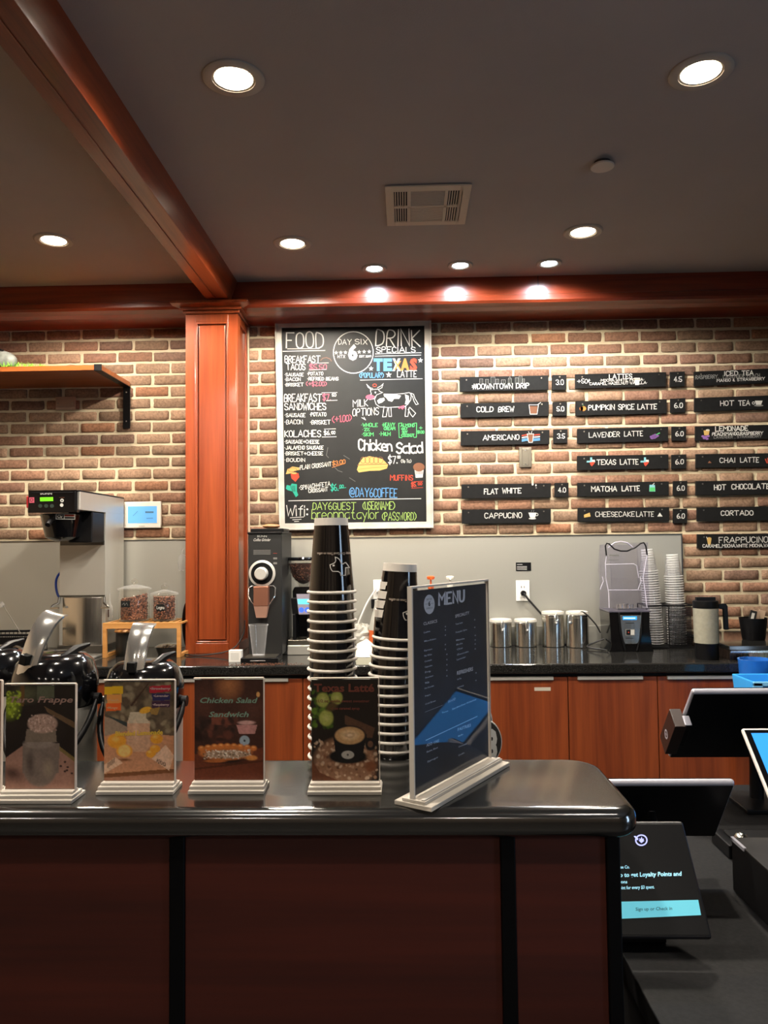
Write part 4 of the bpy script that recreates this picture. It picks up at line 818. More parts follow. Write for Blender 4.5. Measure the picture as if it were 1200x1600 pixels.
# black mesh tray with a thin stirring stick, far left
t = thing('black_tray', 'shallow black wire tray on the worktop at the far left', 'tray', (at(25, 1000, 3.85).x, 3.85, CT))
b = MB()
for z in (.03, .13):
    b.tube([(-.22, -.09, z), (.11, -.09, z), (.11, .1, z), (-.22, .1, z), (-.22, -.09, z)], .006, BLACK)
b.build('rim_wires', t)
b = MB()
for k_ in range(16): b.box((-.22+k_*.022, -.092, 0), (-.217+k_*.022, -.089, .13), BLACK); b.box((-.22+k_*.022, .099, 0), (-.217+k_*.022, .102, .13), BLACK)
b.box((-.22, -.09, 0), (.11, .1, .004), BLACK).box((-.22, -.0915, .07), (.11, -.0905, .12), BLACK); b.build('mesh_sides', t)
a, c_ = at(34, 996, 3.84), at(5, 946, 3.84)
t = thing('thin_stick', 'thin stick with a clear tip leaning out of the black tray', 'stick', a)
MB().cyl((.04, .01, -.06), c_-a, .0022, mat('stick_grey', '6c675c', .5), n=8).build('rod', t)
MB().cyl(Vector(c_-a)-Vector((.0, 0, .004)), Vector(c_-a)+Vector((-.014, 0, .012)), .011, CLEAR, n=14).build('tip', t, fix=False)

rr_g = random.Random(4)
# ------------------------------------------------------------------ tall grinder
GX0, GX1 = -.785, -.617; GYF, GYB = 3.80, 4.12
gz = at(410, 831, GYF).z
t = thing('bulk_coffee_grinder', 'tall black bulk coffee grinder with a round silver dial, beside the column', 'coffee grinder', ((GX0+GX1)/2, GYF, CT)); go = Vector(t.location); hw = (GX1-GX0)/2; H = gz-CT
MB().box((-hw, 0, .02), (hw, GYB-GYF, H), mat('grinder_black', '161616', .5, bump=.1)).box((-hw-.003, -.006, H-.012), (hw+.003, GYB-GYF, H), BLACK).build('body', t, bevel=.004)
MB().box((-hw-.012, -.13, 0), (hw-.0, .01, .022), BLACK).box((-hw*.6, -.134, .006), (hw*.3, -.129, .012), CHROME).build('drip_tray', t, bevel=.003)
MB().box((-hw+.004, -.118, .022), (hw-.014, -.004, .0245), NIK).build('tray_grid', t)
SILV = mat('satin_silver', 'cfcbc4', .35, .35)
dz = at(410, 896, GYF).z-CT; dx = at(410, 896, GYF).x-go.x
d = MB().lathe([(.001, 0), (.062, 0), (.066, .004), (.066, .010), (.060, .012), (.001, .012)], SILV, 48).build('dial_plate', t); d.rotation_euler = (PI/2, 0, 0); d.location = (dx, -.0005, dz)
e = MB().lathe([(.001, 0), (.054, 0), (.054, .002), (.001, .002)], BLACK, 40).build('dial_ring', d); e.location = (0, 0, .012)
e = MB().lathe([(.001, 0), (.030, 0), (.033, .004), (.031, .034), (.027, .038), (.001, .038)], SILV, 32).build('knob', d); e.location = (0, 0, .014)
k = Ink(lambda x, y: at(x, y, GYF-.0005)-go, (0, -1, 0), 260, 800, 4)
k.font('BUNN', 568, 628, 157, 11, CW, bold=.015); k.font('Coffee Grinder', 545, 652, 182, 17, CW, shear=.5, bold=.01)
for y in (240, 248, 256, 264): k.line([(545, y), (650, y-1)], 3, CHALK['gr'])
k.line([(668, 258), (692, 258)], 2, CHALK['r'])
for y in (290, 320): k.poly([(668, y-6), (692, y-6), (692, y+6), (668, y+6)], CHALK['gr'])
k.build('panel_print', t)
CHU = mat('warm_steel_chute', 'a8725c', .35, .7); CHU2 = mat('warm_steel_chute_tip', 'd7a690', .35, .4)
cz = [at(410, y, GYF-.03).z-CT for y in (916, 947, 965)]
MB().box((dx-.036, -.05, cz[1]), (dx+.036, 0, cz[0]), CHU).build('chute', t, bevel=.004)
q = MB().add([(dx-.034, -.048, cz[1]), (dx+.034, -.048, cz[1]), (dx+.034, -.004, cz[1]), (dx-.034, -.004, cz[1]), (dx-.024, -.04, cz[2]), (dx+.024, -.04, cz[2]), (dx+.024, -.008, cz[2]), (dx-.024, -.008, cz[2])], [(0, 1, 5, 4), (1, 2, 6, 5), (2, 3, 7, 6), (3, 0, 4, 7), (4, 5, 6, 7)], CHU2).build('chute_spout', t)
q = MB()
for s_ in (-1, 1): q.tube([(dx+s_*.034, -.02, cz[1]+.0), (dx+s_*.05, -.03, cz[1]+.022), (dx+s_*.066, -.02, cz[1]+.05), (dx+s_*.066, -.01, cz[0]-.01), (dx+s_*.055, -.002, cz[0]), (dx+s_*.03, -.002, cz[0]+.0)], .0028, CHROME)
q.build('bag_clip', t)
x = at(424, 822, 3.95).x-go.x
MB().box((-hw+.0, .06, H), (hw, .25, H+.018), BLACK).build('hopper_lid', t, bevel=.004)
p = at(424, 824, 3.93)
tag(MB().sphere((0, 0, 0), .035, mat('tan_pouch', 'a9744c', .6, noise=.3, nscale=40), 14, 8, (1.3, .8, .35)).build('tan_pouch', loc=(p.x, 3.93, gz+.031)), 'small tan pouch lying on top of the tall grinder', 'pouch')
# clear cup builder
def cupmesh(name='clear_cup', r=.049, H=.118, n=28, m=None):
    return MB().lathe([(.001, .004), (r*.62, .004), (r*.63, 0), (r*.66, .012), (r*.98, H-.006), (r*1.03, H-.005), (r*1.05, H-.002), (r*1.02, H), (r*.99, H-.002)], m or CUPCLEAR, n).build(name, fix=False)
c0 = cupmesh('plastic_cup', .046, .15, m=clear('tray_cup_plastic', haze=.07, edge=.4, gl=1.2)); c0.location = (go.x+dx-.008, GYF-.065, CT+.0255)
tag(c0, 'empty clear plastic cup standing under the grinder chute', 'cup')
p = onz(377, 1033, CT)
tag(MB().box((-.03, -.02, 0), (.03, .02, .055), WHITE).box((-.02, -.0205, .01), (.02, -.0195, .045), mat('pale_grey', 'd0cec8', .5)).build('white_power_adapter', bevel=.003, loc=(go.x-hw-.045, 3.72, CT)), 'small white power adapter at the foot of the tall grinder', 'power adapter')
MATTEC = mat('cable_black', '141414', .5)
pts = [(xc0-.012, 4.06, CT+.004), (xc0+.02, 3.93, CT+.006), ((xc0+xc1)/2-.02, 3.90, CT+.006), (xc1-.02, 3.92, CT+.03), (xc1+.03, 3.97, CT+.10), (xc1+.012, 4.1, CT+.16)]
tag(MB().tube(sm(pts), .0035, MATTEC).build('black_power_cable'), 'thin black power cable curving past the foot of the column', 'cable')

b = MB(); GRD = mat('ground_coffee', '6b3d22', .9)
for _ in range(420):
    a, r_ = rr_g.gauss(0, .10), rr_g.gauss(0, .045); x_, y_ = go.x+a, 3.62+r_
    if cyf+.012 < y_ < 3.665: b.box((x_-.0015, y_-.0015, 0), (x_+.0015, y_+.0015, .0012), GRD)
tag(b.build('spilled_grounds', loc=(0, 0, CT), smooth=False), 'spilled brown coffee grounds on the worktop in front of the tall grinder', 'coffee grounds', kind='stuff')

# ------------------------------------------------------------------ espresso grinder
ex = at(470, 990, 3.96).x+.008
t = thing('espresso_grinder', 'small espresso grinder with round bean hopper and lit blue display', 'coffee grinder', (ex, 3.98, CT)); eo = Vector(t.location)
zz = lambda y: at(470, y, 3.93).z-CT
MB().box((-.072, -.05, 0), (.072, .14, zz(1000)), NIK).box((-.072, -.06, 0), (.072, -.04, zz(1008)), STEEL).build('base', t, bevel=.004)
MB().prism([(-.05, .12, zz(1000)), (-.056, .12, zz(925)), (-.046, .12, zz(918)), (.046, .12, zz(918)), (.056, .12, zz(925)), (.05, .12, zz(1000))], (0, -.10, 0), BLACKG).build('body', t, bevel=.006)
MB().prism([(-.058, -.03, zz(935)), (.058, -.03, zz(935)), (.05, -.03, zz(960)), (-.05, -.03, zz(960))], (0, .05, 0), BLACK).box((-.046, -.045, zz(1000)), (-.03, .04, zz(960)), BLACK).box((.03, -.045, zz(1000)), (.046, .04, zz(960)), BLACK).build('head', t, bevel=.003)
k = Ink(lambda x, y: at(x, y, 3.948)-eo, (0, -1, 0)); 
k.poly([(463, 928), (488, 928), (484, 960), (467, 960)], mat('display_bezel', 'b9b2c4', .3, .4)); k.poly([(465, 936), (484, 936), (483, 944), (466, 944)], mat('cyan_display', '58cfee', .3, emis=1.2), 1)
BB = mat('blue_button', '3d63f0', .3, emis=.9); k.ell(471, 953, 4, 4, BB, 1); k.ell(480, 953, 4, 4, BB, 1); k.build('display', t)
q = MB().lathe([(.022, zz(918)), (.026, zz(914)), (.050, zz(907)), (.067, zz(897)), (.078, zz(885)), (.081, zz(876))], GLASSM, 36, (0, .04, 0)).build('hopper', t, fix=False)
MB().lathe([(.082, zz(876)), (.083, zz(873)), (.078, zz(871)), (.001, zz(870))], BLACKG, 36, (0, .04, 0)).build('hopper_lid', t)
q = MB().lathe([(.001, zz(914)), (.024, zz(912)), (.046, zz(905)), (.062, zz(896)), (.073, zz(884)), (.075, zz(881)), (.001, zz(880))], BEAN3, 30, (0, .04, 0)); rr = random.Random(9)
for _ in range(400):
    f = rr.random(); a = rr.uniform(PI, 2*PI); zq = zz(908)+(zz(881)-zz(908))*f; rq = .03+(.074-.03)*f**.5
    q.X = Matrix.Translation((rq*math.cos(a), .04+rq*math.sin(a), zq)) @ Euler((rr.uniform(0, 3), rr.uniform(0, 3), 0)).to_matrix().to_4x4(); q.sphere((0, 0, 0), .005, rr.choice((BEAN3, BEAN3, BEAN)), 6, 4, (1, .7, .6))
q.X = Matrix.Identity(4); o = q.build('hopper_beans', fix=False); o.location = eo; tag(o, 'dark coffee beans inside the espresso grinder hopper', 'coffee beans', kind='stuff')

# ------------------------------------------------------------------ bits behind the cup stacks
def outlet(x0, y0, x1, y1, label, small):
    a, c_ = at(x0, y0, W-.03), at(x1, y1, W-.03); cn = (a+c_)/2; hw_, hh_ = (c_.x-a.x)/2, (a.z-c_.z)/2
    t = thing('wall_outlet', label, 'outlet', (cn.x, W-.0225, cn.z))
    MB().box((-hw_, -.006, -hh_), (hw_, 0, hh_), WHITE).build('cover_plate', t, bevel=.002)
    MB().box((-hw_*.48, -.009, -hh_*.62), (hw_*.48, -.005, hh_*.62), mat('outlet_face', 'f4f2ea', .3)).build('socket', t, bevel=.001)
    q = MB()
    for dz_ in ((.36, -.4) if not small else (.3,)):
        for dx_ in (-.2, .2): q.box((dx_*hw_-.002, -.0095, dz_*hh_-.006), (dx_*hw_+.002, -.0088, dz_*hh_+.006), BLACK)
    q.box((-.006, -.0095, -.006), (.006, -.0088, .0), CHALK['r']); q.build('slots', t); return cn
cn = outlet(806, 907, 828, 939, 'white wall outlet with a black plug, above the steel canisters', False)
t = thing('plug_cable', 'black plug and cable running from the outlet down behind the canisters', 'power cable', (cn.x, W-.035, cn.z-.012))
MB().cyl((0, .003, 0), (0, -.03, 0), .014, MATTE).build('plug', t, bevel=.003)
a = at(848, 962, W-.06)-Vector(t.location)
MB().tube([(0, -.028, 0), (.02, -.04, -.03), (a.x, a.y, a.z), (a.x+.1, a.y, a.z-.16), (a.x+.14, a.y, CT-t.location.z+.008)], .0055, MATTEC).build('cord', t)
a, c_ = at(806, 879, W-.023), at(830, 892, W-.023); cn = (a+c_)/2; lo_ = Vector((cn.x, W-.0225, cn.z))
t = thing('wall_label', 'small black label with fine white print above the outlet', 'label', lo_)
MB().box((-(c_.x-a.x)/2, -.001, -(a.z-c_.z)/2), ((c_.x-a.x)/2, 0, (a.z-c_.z)/2), BLACK).build('backing', t)
k = Ink(lambda x, y: at(x, y, W-.0236)-lo_, (0, -1, 0))
for y in (882, 885.3, 887.5, 889.7): k.line([(808, y), (823 if y > 883 else 816, y)], .8, CW)
k.build('fine_print', t)
outlet(583, 906, 606, 958, 'white wall outlet behind the right cup stack', True)
t = thing('white_plug_cord', 'white plug and cord drooping left from the outlet behind the cups', 'power cable', at(592, 918, W-.05))
to = Vector(t.location)
MB().box((-.016, -.012, -.025), (.016, .018, .02), WHITE).build('plug', t, bevel=.003)
MB().tube(sm([Vector((-.012, -.01, .0)), at(572, 945, W-.07)-to, at(556, 982, W-.09)-to, at(545, 1002, W-.09)-to, at(540, 1006, W-.12)-to]), .0045, WHITE).build('cord', t)
t = thing('black_plug', 'angular black plug hanging below the white plug', 'plug', at(587, 945, W-.05)); to = Vector(t.location)
MB().box((-.024, -.012, -.02), (.014, .02, .032), BLACK).box((-.012, -.008, -.075), (.012, .01, -.02), BLACK).build('body', t, bevel=.003)
p = onz(596, 1008, CT); 
t = thing('white_jug', 'white plastic jug with an orange label behind the right cup stack', 'jug', (at(596, 990, 3.98).x, 3.98, CT))
b = MB().lathe([(.001, 0), (.06, 0), (.064, .01), (.064, .13), (.05, .19), (.035, .24), (.033, .27), (.001, .27)], mat('milky_plastic', 'b4b3aa', .4), 28); b.build('body', t)
MB().lathe([(.0655, .05), (.0655, .12)], mat('orange_label', 'd5632c', .5), 28).build('label_band', t)
t = thing('crumpled_bag', 'crumpled white plastic bag between the two cup stacks', 'bag', (at(565, 1000, 4.0).x, 4.0, CT)); rr = random.Random(2)
vs, fs = [], []; n, m_ = 26, 14
for j in range(m_+1):
    for i in range(n):
        th = PI*j/m_; a = 2*PI*i/n; r = .062*(1+rr.uniform(-.13, .13)); vs.append((r*1.15*math.sin(th)*math.cos(a), r*.8*math.sin(th)*math.sin(a), max(0, .072-1.15*r*math.cos(th)*1.05)))
fs = [(j*n+i, j*n+(i+1) % n, (j+1)*n+(i+1) % n, (j+1)*n+i) for j in range(m_) for i in range(n)]
MB().add(vs, fs, mat('bag_plastic', 'a5a298', .4)).build('bag', t, smooth=False)
p = onz(566, 1036, CT)
t = tag(MB().add([(-.045, 0, .0), (.04, 0, .0), (.05, .04, .055), (.01, .055, .085), (-.04, .05, .06), (-.045, .004, .004), (.04, .004, .004)], [(0, 1, 2, 3, 4), (0, 1, 6, 5), (5, 6, 2), (5, 2, 3), (5, 3, 4), (0, 5, 4), (1, 2, 6)], mat('napkin_paper', 'cfcbb2', .8)).build('paper_napkin', smooth=False, loc=(p.x, 3.82, CT+.001)), 'cream folded paper napkin between the two cup stacks', 'napkin')
# pump bottles behind the menu stand
for px, colr, nm in ((602, '8a5648', 'dull brown'), (637, 'f0d9a0', 'cream'), (673, 'd9622c', 'orange'), (703, 'f4efe2', 'white')):
    pt = at(px, 900, 4.10); x = pt.x; H = pt.z-CT
    t = thing('syrup_bottle', f'syrup bottle with {nm} pump top, behind the tall menu stand', 'bottle', (x, 4.10, CT), group='syrup bottles behind the menu stand')
    MB().lathe([(.001, 0), (.036, 0), (.038, .005), (.038, H*.58), (.015, H*.74), (.013, H*.82), (.001, H*.82)], mat('syrup_glass', '54281a', .15, coat=.4), 22).build('glass_body', t)
    mm = mat('pump_'+nm.replace(' ', '_'), colr, .4)
    MB().lathe([(.014, H*.82), (.016, H*.83), (.016, H*.88), (.005, H*.89), (.005, H-.016)], mm, 18).build('collar', t)
    MB().lathe([(.001, H-.018), (.018, H-.018), (.021, H-.010), (.021, H-.003), (.016, H), (.001, H)], mm, 20).box((-.004, -.05, H-.017), (.004, 0, H-.009), mm).build('pump_head', t)

# ------------------------------------------------------------------ steel canisters
LIDP = clear('milky_lid', haze=.5, hazecol='e9e4d8')
def canister(px0, px1, ytop, ybase, label, latch):
    pc = onz((px0+px1)/2, ybase, CT); Y = pc.y+.062; r = (at(px1, 1000, Y).x-at(px0, 1000, Y).x)/2; x = at((px0+px1)/2, 1000, Y).x; H = at(px0, ytop+4, Y).z-CT
    t = thing('steel_canister', label, 'canister', (x, Y, CT), group='steel canisters')
    MB().lathe([(.001, 0), (r-.003, 0), (r, .003), (r, H*.86), (r-.002, H*.87), (r, H*.88), (r, H-.012), (r-.003, H-.010), (.001, H-.010)], STEELV, 40).build('body', t)
    MB().lathe([(.001, H+.004), (r*.7, H+.004), (r*.8, H+.008), (r*.96, H+.006), (r, H), (r, H-.008), (r-.006, H-.01)], LIDP, 40).build('lid', t, fix=False)
    MB().tube([(r*math.cos(2*PI*i/30)*1.01, r*math.sin(2*PI*i/30)*1.01, H-.012) for i in range(31)], .0016, CHROME, 6).build('wire_ring', t)
    lx, ly_ = (r+.003)*math.sin(latch), -(r+.003)*math.cos(latch)
    MB().tube([(lx, ly_, H), (lx-.008, ly_-.004, H-.018), (lx-.008, ly_-.006, H-.034), (lx, ly_-.007, H-.042), (lx+.008, ly_-.006, H-.034), (lx+.008, ly_-.004, H-.018), (lx, ly_, H)], .002, CHROME, 6).sphere((lx, ly_-.004, H-.05), .009, CHROME, 10, 8).box((lx-.004, ly_-.003, H-.036), (lx+.004, ly_+.003, H-.008), CHROME).build('latch', t)
canister(765, 800, 965, 1012, 'short steel canister, leftmost of the four', .05)
canister(804, 839, 965, 1012, 'short steel canister, second from the left', -.0)
canister(847, 882, 953, 1012, 'tall steel canister with brownish lid, third from the left', .1)
canister(885, 920, 953, 1013, 'tall steel canister, rightmost beside the blender cable', -.85)

# ------------------------------------------------------------------ blender
bY = 3.96; bx0, bx1 = at(953, 1000, bY).x, at(1020, 1000, bY).x; bc = (bx0+bx1)/2; bh = (bx1-bx0)/2
t = thing('countertop_blender', 'black blender base with silver panel under a clear sound enclosure', 'blender', (bc, bY, CT)); bo = Vector(t.location)
zq = lambda y, Y=bY: at(985, y, Y).z-CT
Hb = zq(957)
q = MB(); D_ = .2
pr = [(-bh-.004, 0), (-bh+.006, .03), (-bh+.004, Hb*.6), (-bh+.0, Hb), (bh-.012, Hb), (bh-.014, Hb*.6), (bh-.004, .03), (bh+.004, 0)]
q.prism([(x, 0, z) for x, z in pr], (0, D_, 0), BLACKG)
for x0_, s_ in ((-bh*.55, 1), (bh*.5, -1)): q.tube([(x0_, -.003, Hb), (x0_+s_*.004, -.006, Hb*.5), (x0_+s_*.028, -.005, 0.004)], .006, BLACK, 8)
q.build('base', t, bevel=.006)
cf_ = lambda x, y: at(x, y, bY-.002)-bo
MB().prism([cf_(*p) for p in ((967, 961), (1002, 961), (998, 1003), (994, 1006), (977, 1006), (973, 1003))], (0, -.006, 0), STEELV).build('control_panel', t, bevel=.002)
k = Ink(lambda x, y: at(x, y, bY-.0085)-bo, (0, -1, 0)); k.poly([(973, 963), (995, 963), (995, 968.5), (973, 968.5)], mat('blue_lcd', '2d8fe0', .3, emis=.9)); k.line([(975, 965.8), (992, 965.8)], 1.6, mat('lcd_white', 'd8f0ff', .5, emis=.8), 1); k.build('lcd_display', t)
k = Ink(lambda x, y: at(x, y, bY-.0085)-bo, (0, -1, 0))
k.poly([(977, 983), (992, 983), (992, 993), (977, 993)], CHALK['gr']); k.poly([(978.5, 984), (985, 984), (985, 992), (978.5, 992)], BLACK, 1); k.ell(982, 988, 1, 1, CHALK['r'], 2); k.poly([(985.5, 984), (991, 984), (991, 992), (985.5, 992)], CW, 1)
k.line([(978, 973.5), (990, 973.5)], .8, BLACK); k.line([(978, 997), (990, 997)], .8, BLACK); k.build('rocker_switch', t)
MB().box((-bh-.002, -.004, Hb+.0005), (bh-.006, D_, Hb+.008), mat('deck_grey', '4a4752', .3)).build('deck', t, bevel=.002)
eo_ = clear('enclosure_plastic', 'f0eff6', haze=.012, gl=1.3, hazecol='c8c6dc', edge=.06)
He = zq(848); q = MB(); ew = bh-.012; zb_ = Hb+.008
yk = [(-ew, 0), (ew, 0), (ew-.004, .035), (ew, .08)]
side = [(0, zb_), (-.004, zb_+.10), (.006, zb_+.17), (-.002, He-.03), (.0, He)]
def wallp(xa, ya, xb, yb_, top=He):
    n_ = len(side)
    q.add([(xa, ya+o_*1.0, z) for o_, z in side]+[(xb, yb_+o_*1.0, z) for o_, z in side], [(i, i+1, n_+i+1, n_+i) for i in range(n_-1)], eo_)
wallp(-ew, 0, ew, 0)
for s_ in (-1, 1):
    q.add([(s_*ew, 0, zb_), (s_*(ew+.012), .2, zb_), (s_*(ew+.004), .2, zb_+.13), (s_*(ew+.015), .2, zb_+.2), (s_*(ew+.003), .2, He-.01), (s_*ew, 0, He-.0), (s_*(ew-.004), 0, zb_+.17)], [(0, 1, 2, 6), (6, 2, 3, 4, 5)], eo_)
q.add([(-ew-.012, .2, zb_), (ew+.012, .2, zb_), (ew+.003, .2, He-.01), (-ew-.003, .2, He-.01)], [(0, 1, 2, 3)], eo_)
q.build('clear_enclosure', t, fix=False, smooth=False)
EDG = mat('pale_edge', 'bdb9c9', .3); q = MB()
q.tube([cf_(947, 906), cf_(946, 880), cf_(948, 868)], .0018, EDG, 6).tube([cf_(947, 882), cf_(990, 881), cf_(995, 884), cf_(998, 903)], .0018, EDG, 6).tube([cf_(950, 922), cf_(1003, 922)], .0018, EDG, 6).tube([cf_(947, 906), cf_(951, 925), cf_(952, 950)], .0022, EDG, 6).tube([cf_(1005, 902), cf_(1008, 925), cf_(1011, 950)], .0022, EDG, 6).tube([cf_(1011, 868), cf_(1005, 902)], .0022, EDG, 6)
q.tube([cf_(955, 856)+Vector((0, .06, 0)), cf_(965, 848)+Vector((0, .06, 0)), cf_(975, 846)+Vector((0, .06, 0)), cf_(985, 848)+Vector((0, .06, 0)), cf_(995, 856)+Vector((0, .06, 0))], .003, EDG, 6)
for x_ in (941, 1000):
    q.tube([cf_(x_, 901), cf_(x_+2, 908), cf_(x_-1, 915), cf_(x_-3, 921)], .002, EDG, 6)
q.build('enclosure_edges', t)
MB().tube([cf_(947.5, 868), cf_(946, 853), cf_(948, 849), cf_(952, 850), cf_(960, 858), cf_(970, 861), cf_(980, 861), cf_(992, 856), cf_(1001, 849), cf_(1006, 848), cf_(1009, 853), cf_(1011, 867)], .004, BLACK, 8).build('rubber_gasket', t)
k = Ink(lambda x, y: at(x, y, bY-.003)-bo, (0, -1, 0)); k.poly([(952, 866.5), (967, 866.5), (967, 869), (952, 869)], CHALK['gr']); k.line([(950, 875), (967, 875)], .7, CHALK['gr']); k.build('enclosure_print', t)
q = MB(); q.box((-.05, .05, zb_), (.05, .15, zb_+.008), STEELV)
for a in range(6): q.cyl((.036*math.cos(a), .1+.036*math.sin(a), zb_+.008), (.036*math.cos(a), .1+.036*math.sin(a), zb_+.026), .008, CHROME, n=10)
q.cyl((0, .1, zb_+.008), (0, .1, zb_+.03), .014, CHROME, n=12); q.build('drive_coupling', t)
pts = [(x, y, z) for x, y, z in ((bc-bh, bY+.12, CT+.05), (bc-bh-.05, bY+.13, CT+.03), (bc-bh-.09, bY+.1, CT+.012), (bc-bh-.02, bY+.02, CT+.006), (bc-bh-.012, bY-.005, CT+.006))]
tag(MB().tube(sm(pts), .0045, MATTEC).tube(sm([(bc-bh-.012, bY+.14, CT+.08), (bc-bh-.04, bY+.14, CT+.13), (bc-bh-.1, bY+.15, CT+.19), (bc-bh-.135, bY+.15, CT+.16)]), .004, MATTEC).build('blender_cable'), 'black cables looping between the tall canister and the blender', 'cable')

# ------------------------------------------------------------------ clear cup stacks in a mesh organiser
oY0, oY1 = 4.08, 4.24; ox0, ox1 = at(1012, 1000, oY0).x, at(1086, 1000, oY0).x; oz = at(1050, 946, oY0).z-CT
t = thing('cup_organiser', 'black wire mesh organiser holding the two stacks of clear cups', 'organiser', ((ox0+ox1)/2, oY0, CT)); oh = (ox1-ox0)/2; dpt = oY1-oY0
b = MB()
for z in (.004, oz): b.tube([(-oh, 0, z), (oh, 0, z), (oh, dpt, z), (-oh, dpt, z), (-oh, 0, z)], .0035, BLACK)
for x in (-oh, -.01, oh):
    b.tube([(x, 0, 0), (x, 0, oz)], .0035, BLACK); b.tube([(x, dpt, 0), (x, dpt, oz)], .0035, BLACK)
b.tube([(-.01, 0, oz), (-.01, dpt, oz)], .0035, BLACK); b.build('wire_frame', t)
b = MB(); x0_, x1_ = -.01, oh-.018; n = 15
for i in range(n+1):
    x = x0_+(x1_-x0_)*i/n; b.box((x-.0014, -.001, 0), (x+.0014, .001, oz), BLACK)
for i in range(26): z = oz*i/25; b.box((x0_, -.0012, z-.0014), (x1_, .0008, z+.0014), BLACK)
b.build('front_mesh_panel', t); b = MB()
for i in range(12): x = -oh+2*oh*i/11; b.box((x-.0009, dpt-.001, 0), (x+.0009, dpt+.001, oz), BLACK)
for i in range(8): z = oz*(.86+.02*i); b.box((-oh, -.0012, z-.0009), (x0_, .0008, z+.0009), BLACK) if i > 3 else None
b.build('back_mesh_panel', t)
MB().box((-oh, 0, 0), (oh, dpt, .003), BLACK).build('floor_plate', t)
cupm = MB().lathe([(.0465, .0), (.050, .001), (.0505, .003), (.0465, .005)], CUPRIM, 20).lathe([(.0455, .006), (.031, .112)], CUPCLEAR, 20).lathe([(.031, .111), (.0305, .117), (.0285, .118), (.028, .114)], CUPRIM, 20).lathe([(.028, .114), (.001, .114)], CUPCLEAR, 20)
c0 = cupm.build('clear_cup', fix=False); first = True
for (px, ytop, xs, who) in ((1030, 858, -oh/2-.006, 'left'), (1062, 866, oh/2-.006, 'right')):
    x = (ox0+ox1)/2+xs; ztopc = at(px, ytop, 4.16).z; sp = .0128; zt0 = ztopc-.118; n = int((zt0-CT-.004)/sp)
    lean = -.02 if who == 'left' else -.012
    for i in range(n+1):
        z = zt0-i*sp; f = (z-CT)/(zt0-CT); o = c0 if first else c0.copy()
        if not first: C.objects.link(o)
        first = False; o.location = (x+lean*f**1.5+.004, 4.16, z); o.rotation_euler = (0, -.06*f if who == 'left' else -.03*f, 0)
        tag(o, f'clear plastic cup, topmost of the {who} stack in the mesh organiser' if i == 0 else f'upside-down clear plastic cup nested below the top one in the {who} stack', 'cup', f'clear plastic cups, {who} stack')

# pitcher
p = onz(1103, 1034, CT); Y = 3.70; x = at(1104, 1000, Y).x; r = (at(1122, 1000, Y).x-at(1085, 1000, Y).x)/2
t = thing('blender_pitcher', 'frosted measuring pitcher with black lid, base and handle', 'pitcher', (x, Y, CT)); zp = lambda y: at(1104, y, Y).z-CT
MB().lathe([(.001, zp(1004)), (r, zp(1004)), (r*1.03, zp(950)), (r*.98, zp(950)), (r*.95, zp(1002))], mat('frosted_plastic', '8f8c7c', .5, noise=.12, nscale=60), 36).build('frosted_body', t)
MB().lathe([(.001, 0), (r*.92, 0), (r*.97, .006), (r*.94, zp(1006)), (r*.97, zp(1003)), (.001, zp(1003))], BLACK, 36).build('base', t)
MB().lathe([(r*1.03, zp(950)), (r*1.04, zp(949)), (r*1.04, zp(939)), (r*.95, zp(938)), (.001, zp(938))], BLACK, 36).box((-r*.8, -.01, zp(938)), (r*.8, .01, zp(933)), BLACK).build('lid', t)
MB().prism([(r*.9, -.009, zp(951)), (r*.9, -.009, zp(944)), (r+.038, -.009, zp(943)), (r+.046, -.009, zp(947)), (r+.048, -.009, zp(984)), (r+.026, -.009, zp(984)), (r+.024, -.009, zp(952))], (0, .018, 0), BLACK).build('handle', t, bevel=.004)
# packet caddy
Y = 3.88; x = at(1177, 980, Y).x; pz = lz
t = thing('packet_cup', 'black tapered cup of paper packets on the raised ledge', 'cup', (x, Y, pz)); hq = at(1177, 965, Y).z-pz
MB().lathe([(.001, 0), (.05, 0), (.053, .004), (.066, hq), (.063, hq), (.05, .008), (.001, .008)], BLACK, 28).build('body', t)
for i, (dx_, an, cl, lb) in enumerate(((-.022, .25, '141414', 'black sugar packet with white print leaning in the black cup'), (.0, .2, 'a88f78', 'tan paper packet, left of the two in the black cup'), (.03, .25, 'b09880', 'tan paper packet, right of the two in the black cup'))):
    q = MB().box((-.016, -.002, -.0), (.016, .002, .078), mat('packet_paper_%d' % i, cl, .7))
    if i == 0: q.box((-.008, -.0026, .03), (.006, -.0021, .066), CW)
    o = q.build('paper_packet', loc=(x+dx_, Y-.02+i*.012, pz+.068)); o.rotation_euler = (0, an, 0); tag(o, lb, 'packet')
# ------------------------------------------------------------------ front bar
BX1 = .336; by0, by1 = onz(500, 1262, BT).y, onz(450, 1186, BT).y; print('bar', by0, by1)
t = thing('front_bar', 'dark front bar with rounded glossy stone top and red wood panels', 'bar counter', (-.6, 1.25, 0)); fo = Vector(t.location)
def rr_poly(x0, x1, y0, y1, rf, rb_):
    P = [(x0, y0)]
    P += [(x1-rf+rf*math.sin(a), y0+rf-rf*math.cos(a)) for a in [PI/2*i/8 for i in range(9)]]
    P += [(x1-rb_+rb_*math.cos(a), y1-rb_+rb_*math.sin(a)) for a in [PI/2*i/8 for i in range(9)]]
    return P+[(x0, y1)]
q = MB(); th = .044; rnd = .018
prof = [(0, 0)]
base = None; rings = []
for k_ in range(9):
    a = PI/2*k_/8; rings.append((rnd*(1-math.sin(a)), -rnd*(1-math.cos(a))))  # inset, z
rings2 = [(rnd*(1-math.cos(a)), -th+rnd*(1-math.sin(a))) for a in [PI/2*i/8 for i in range(9)]]
allr = rings+rings2; vs = []; n_ = None
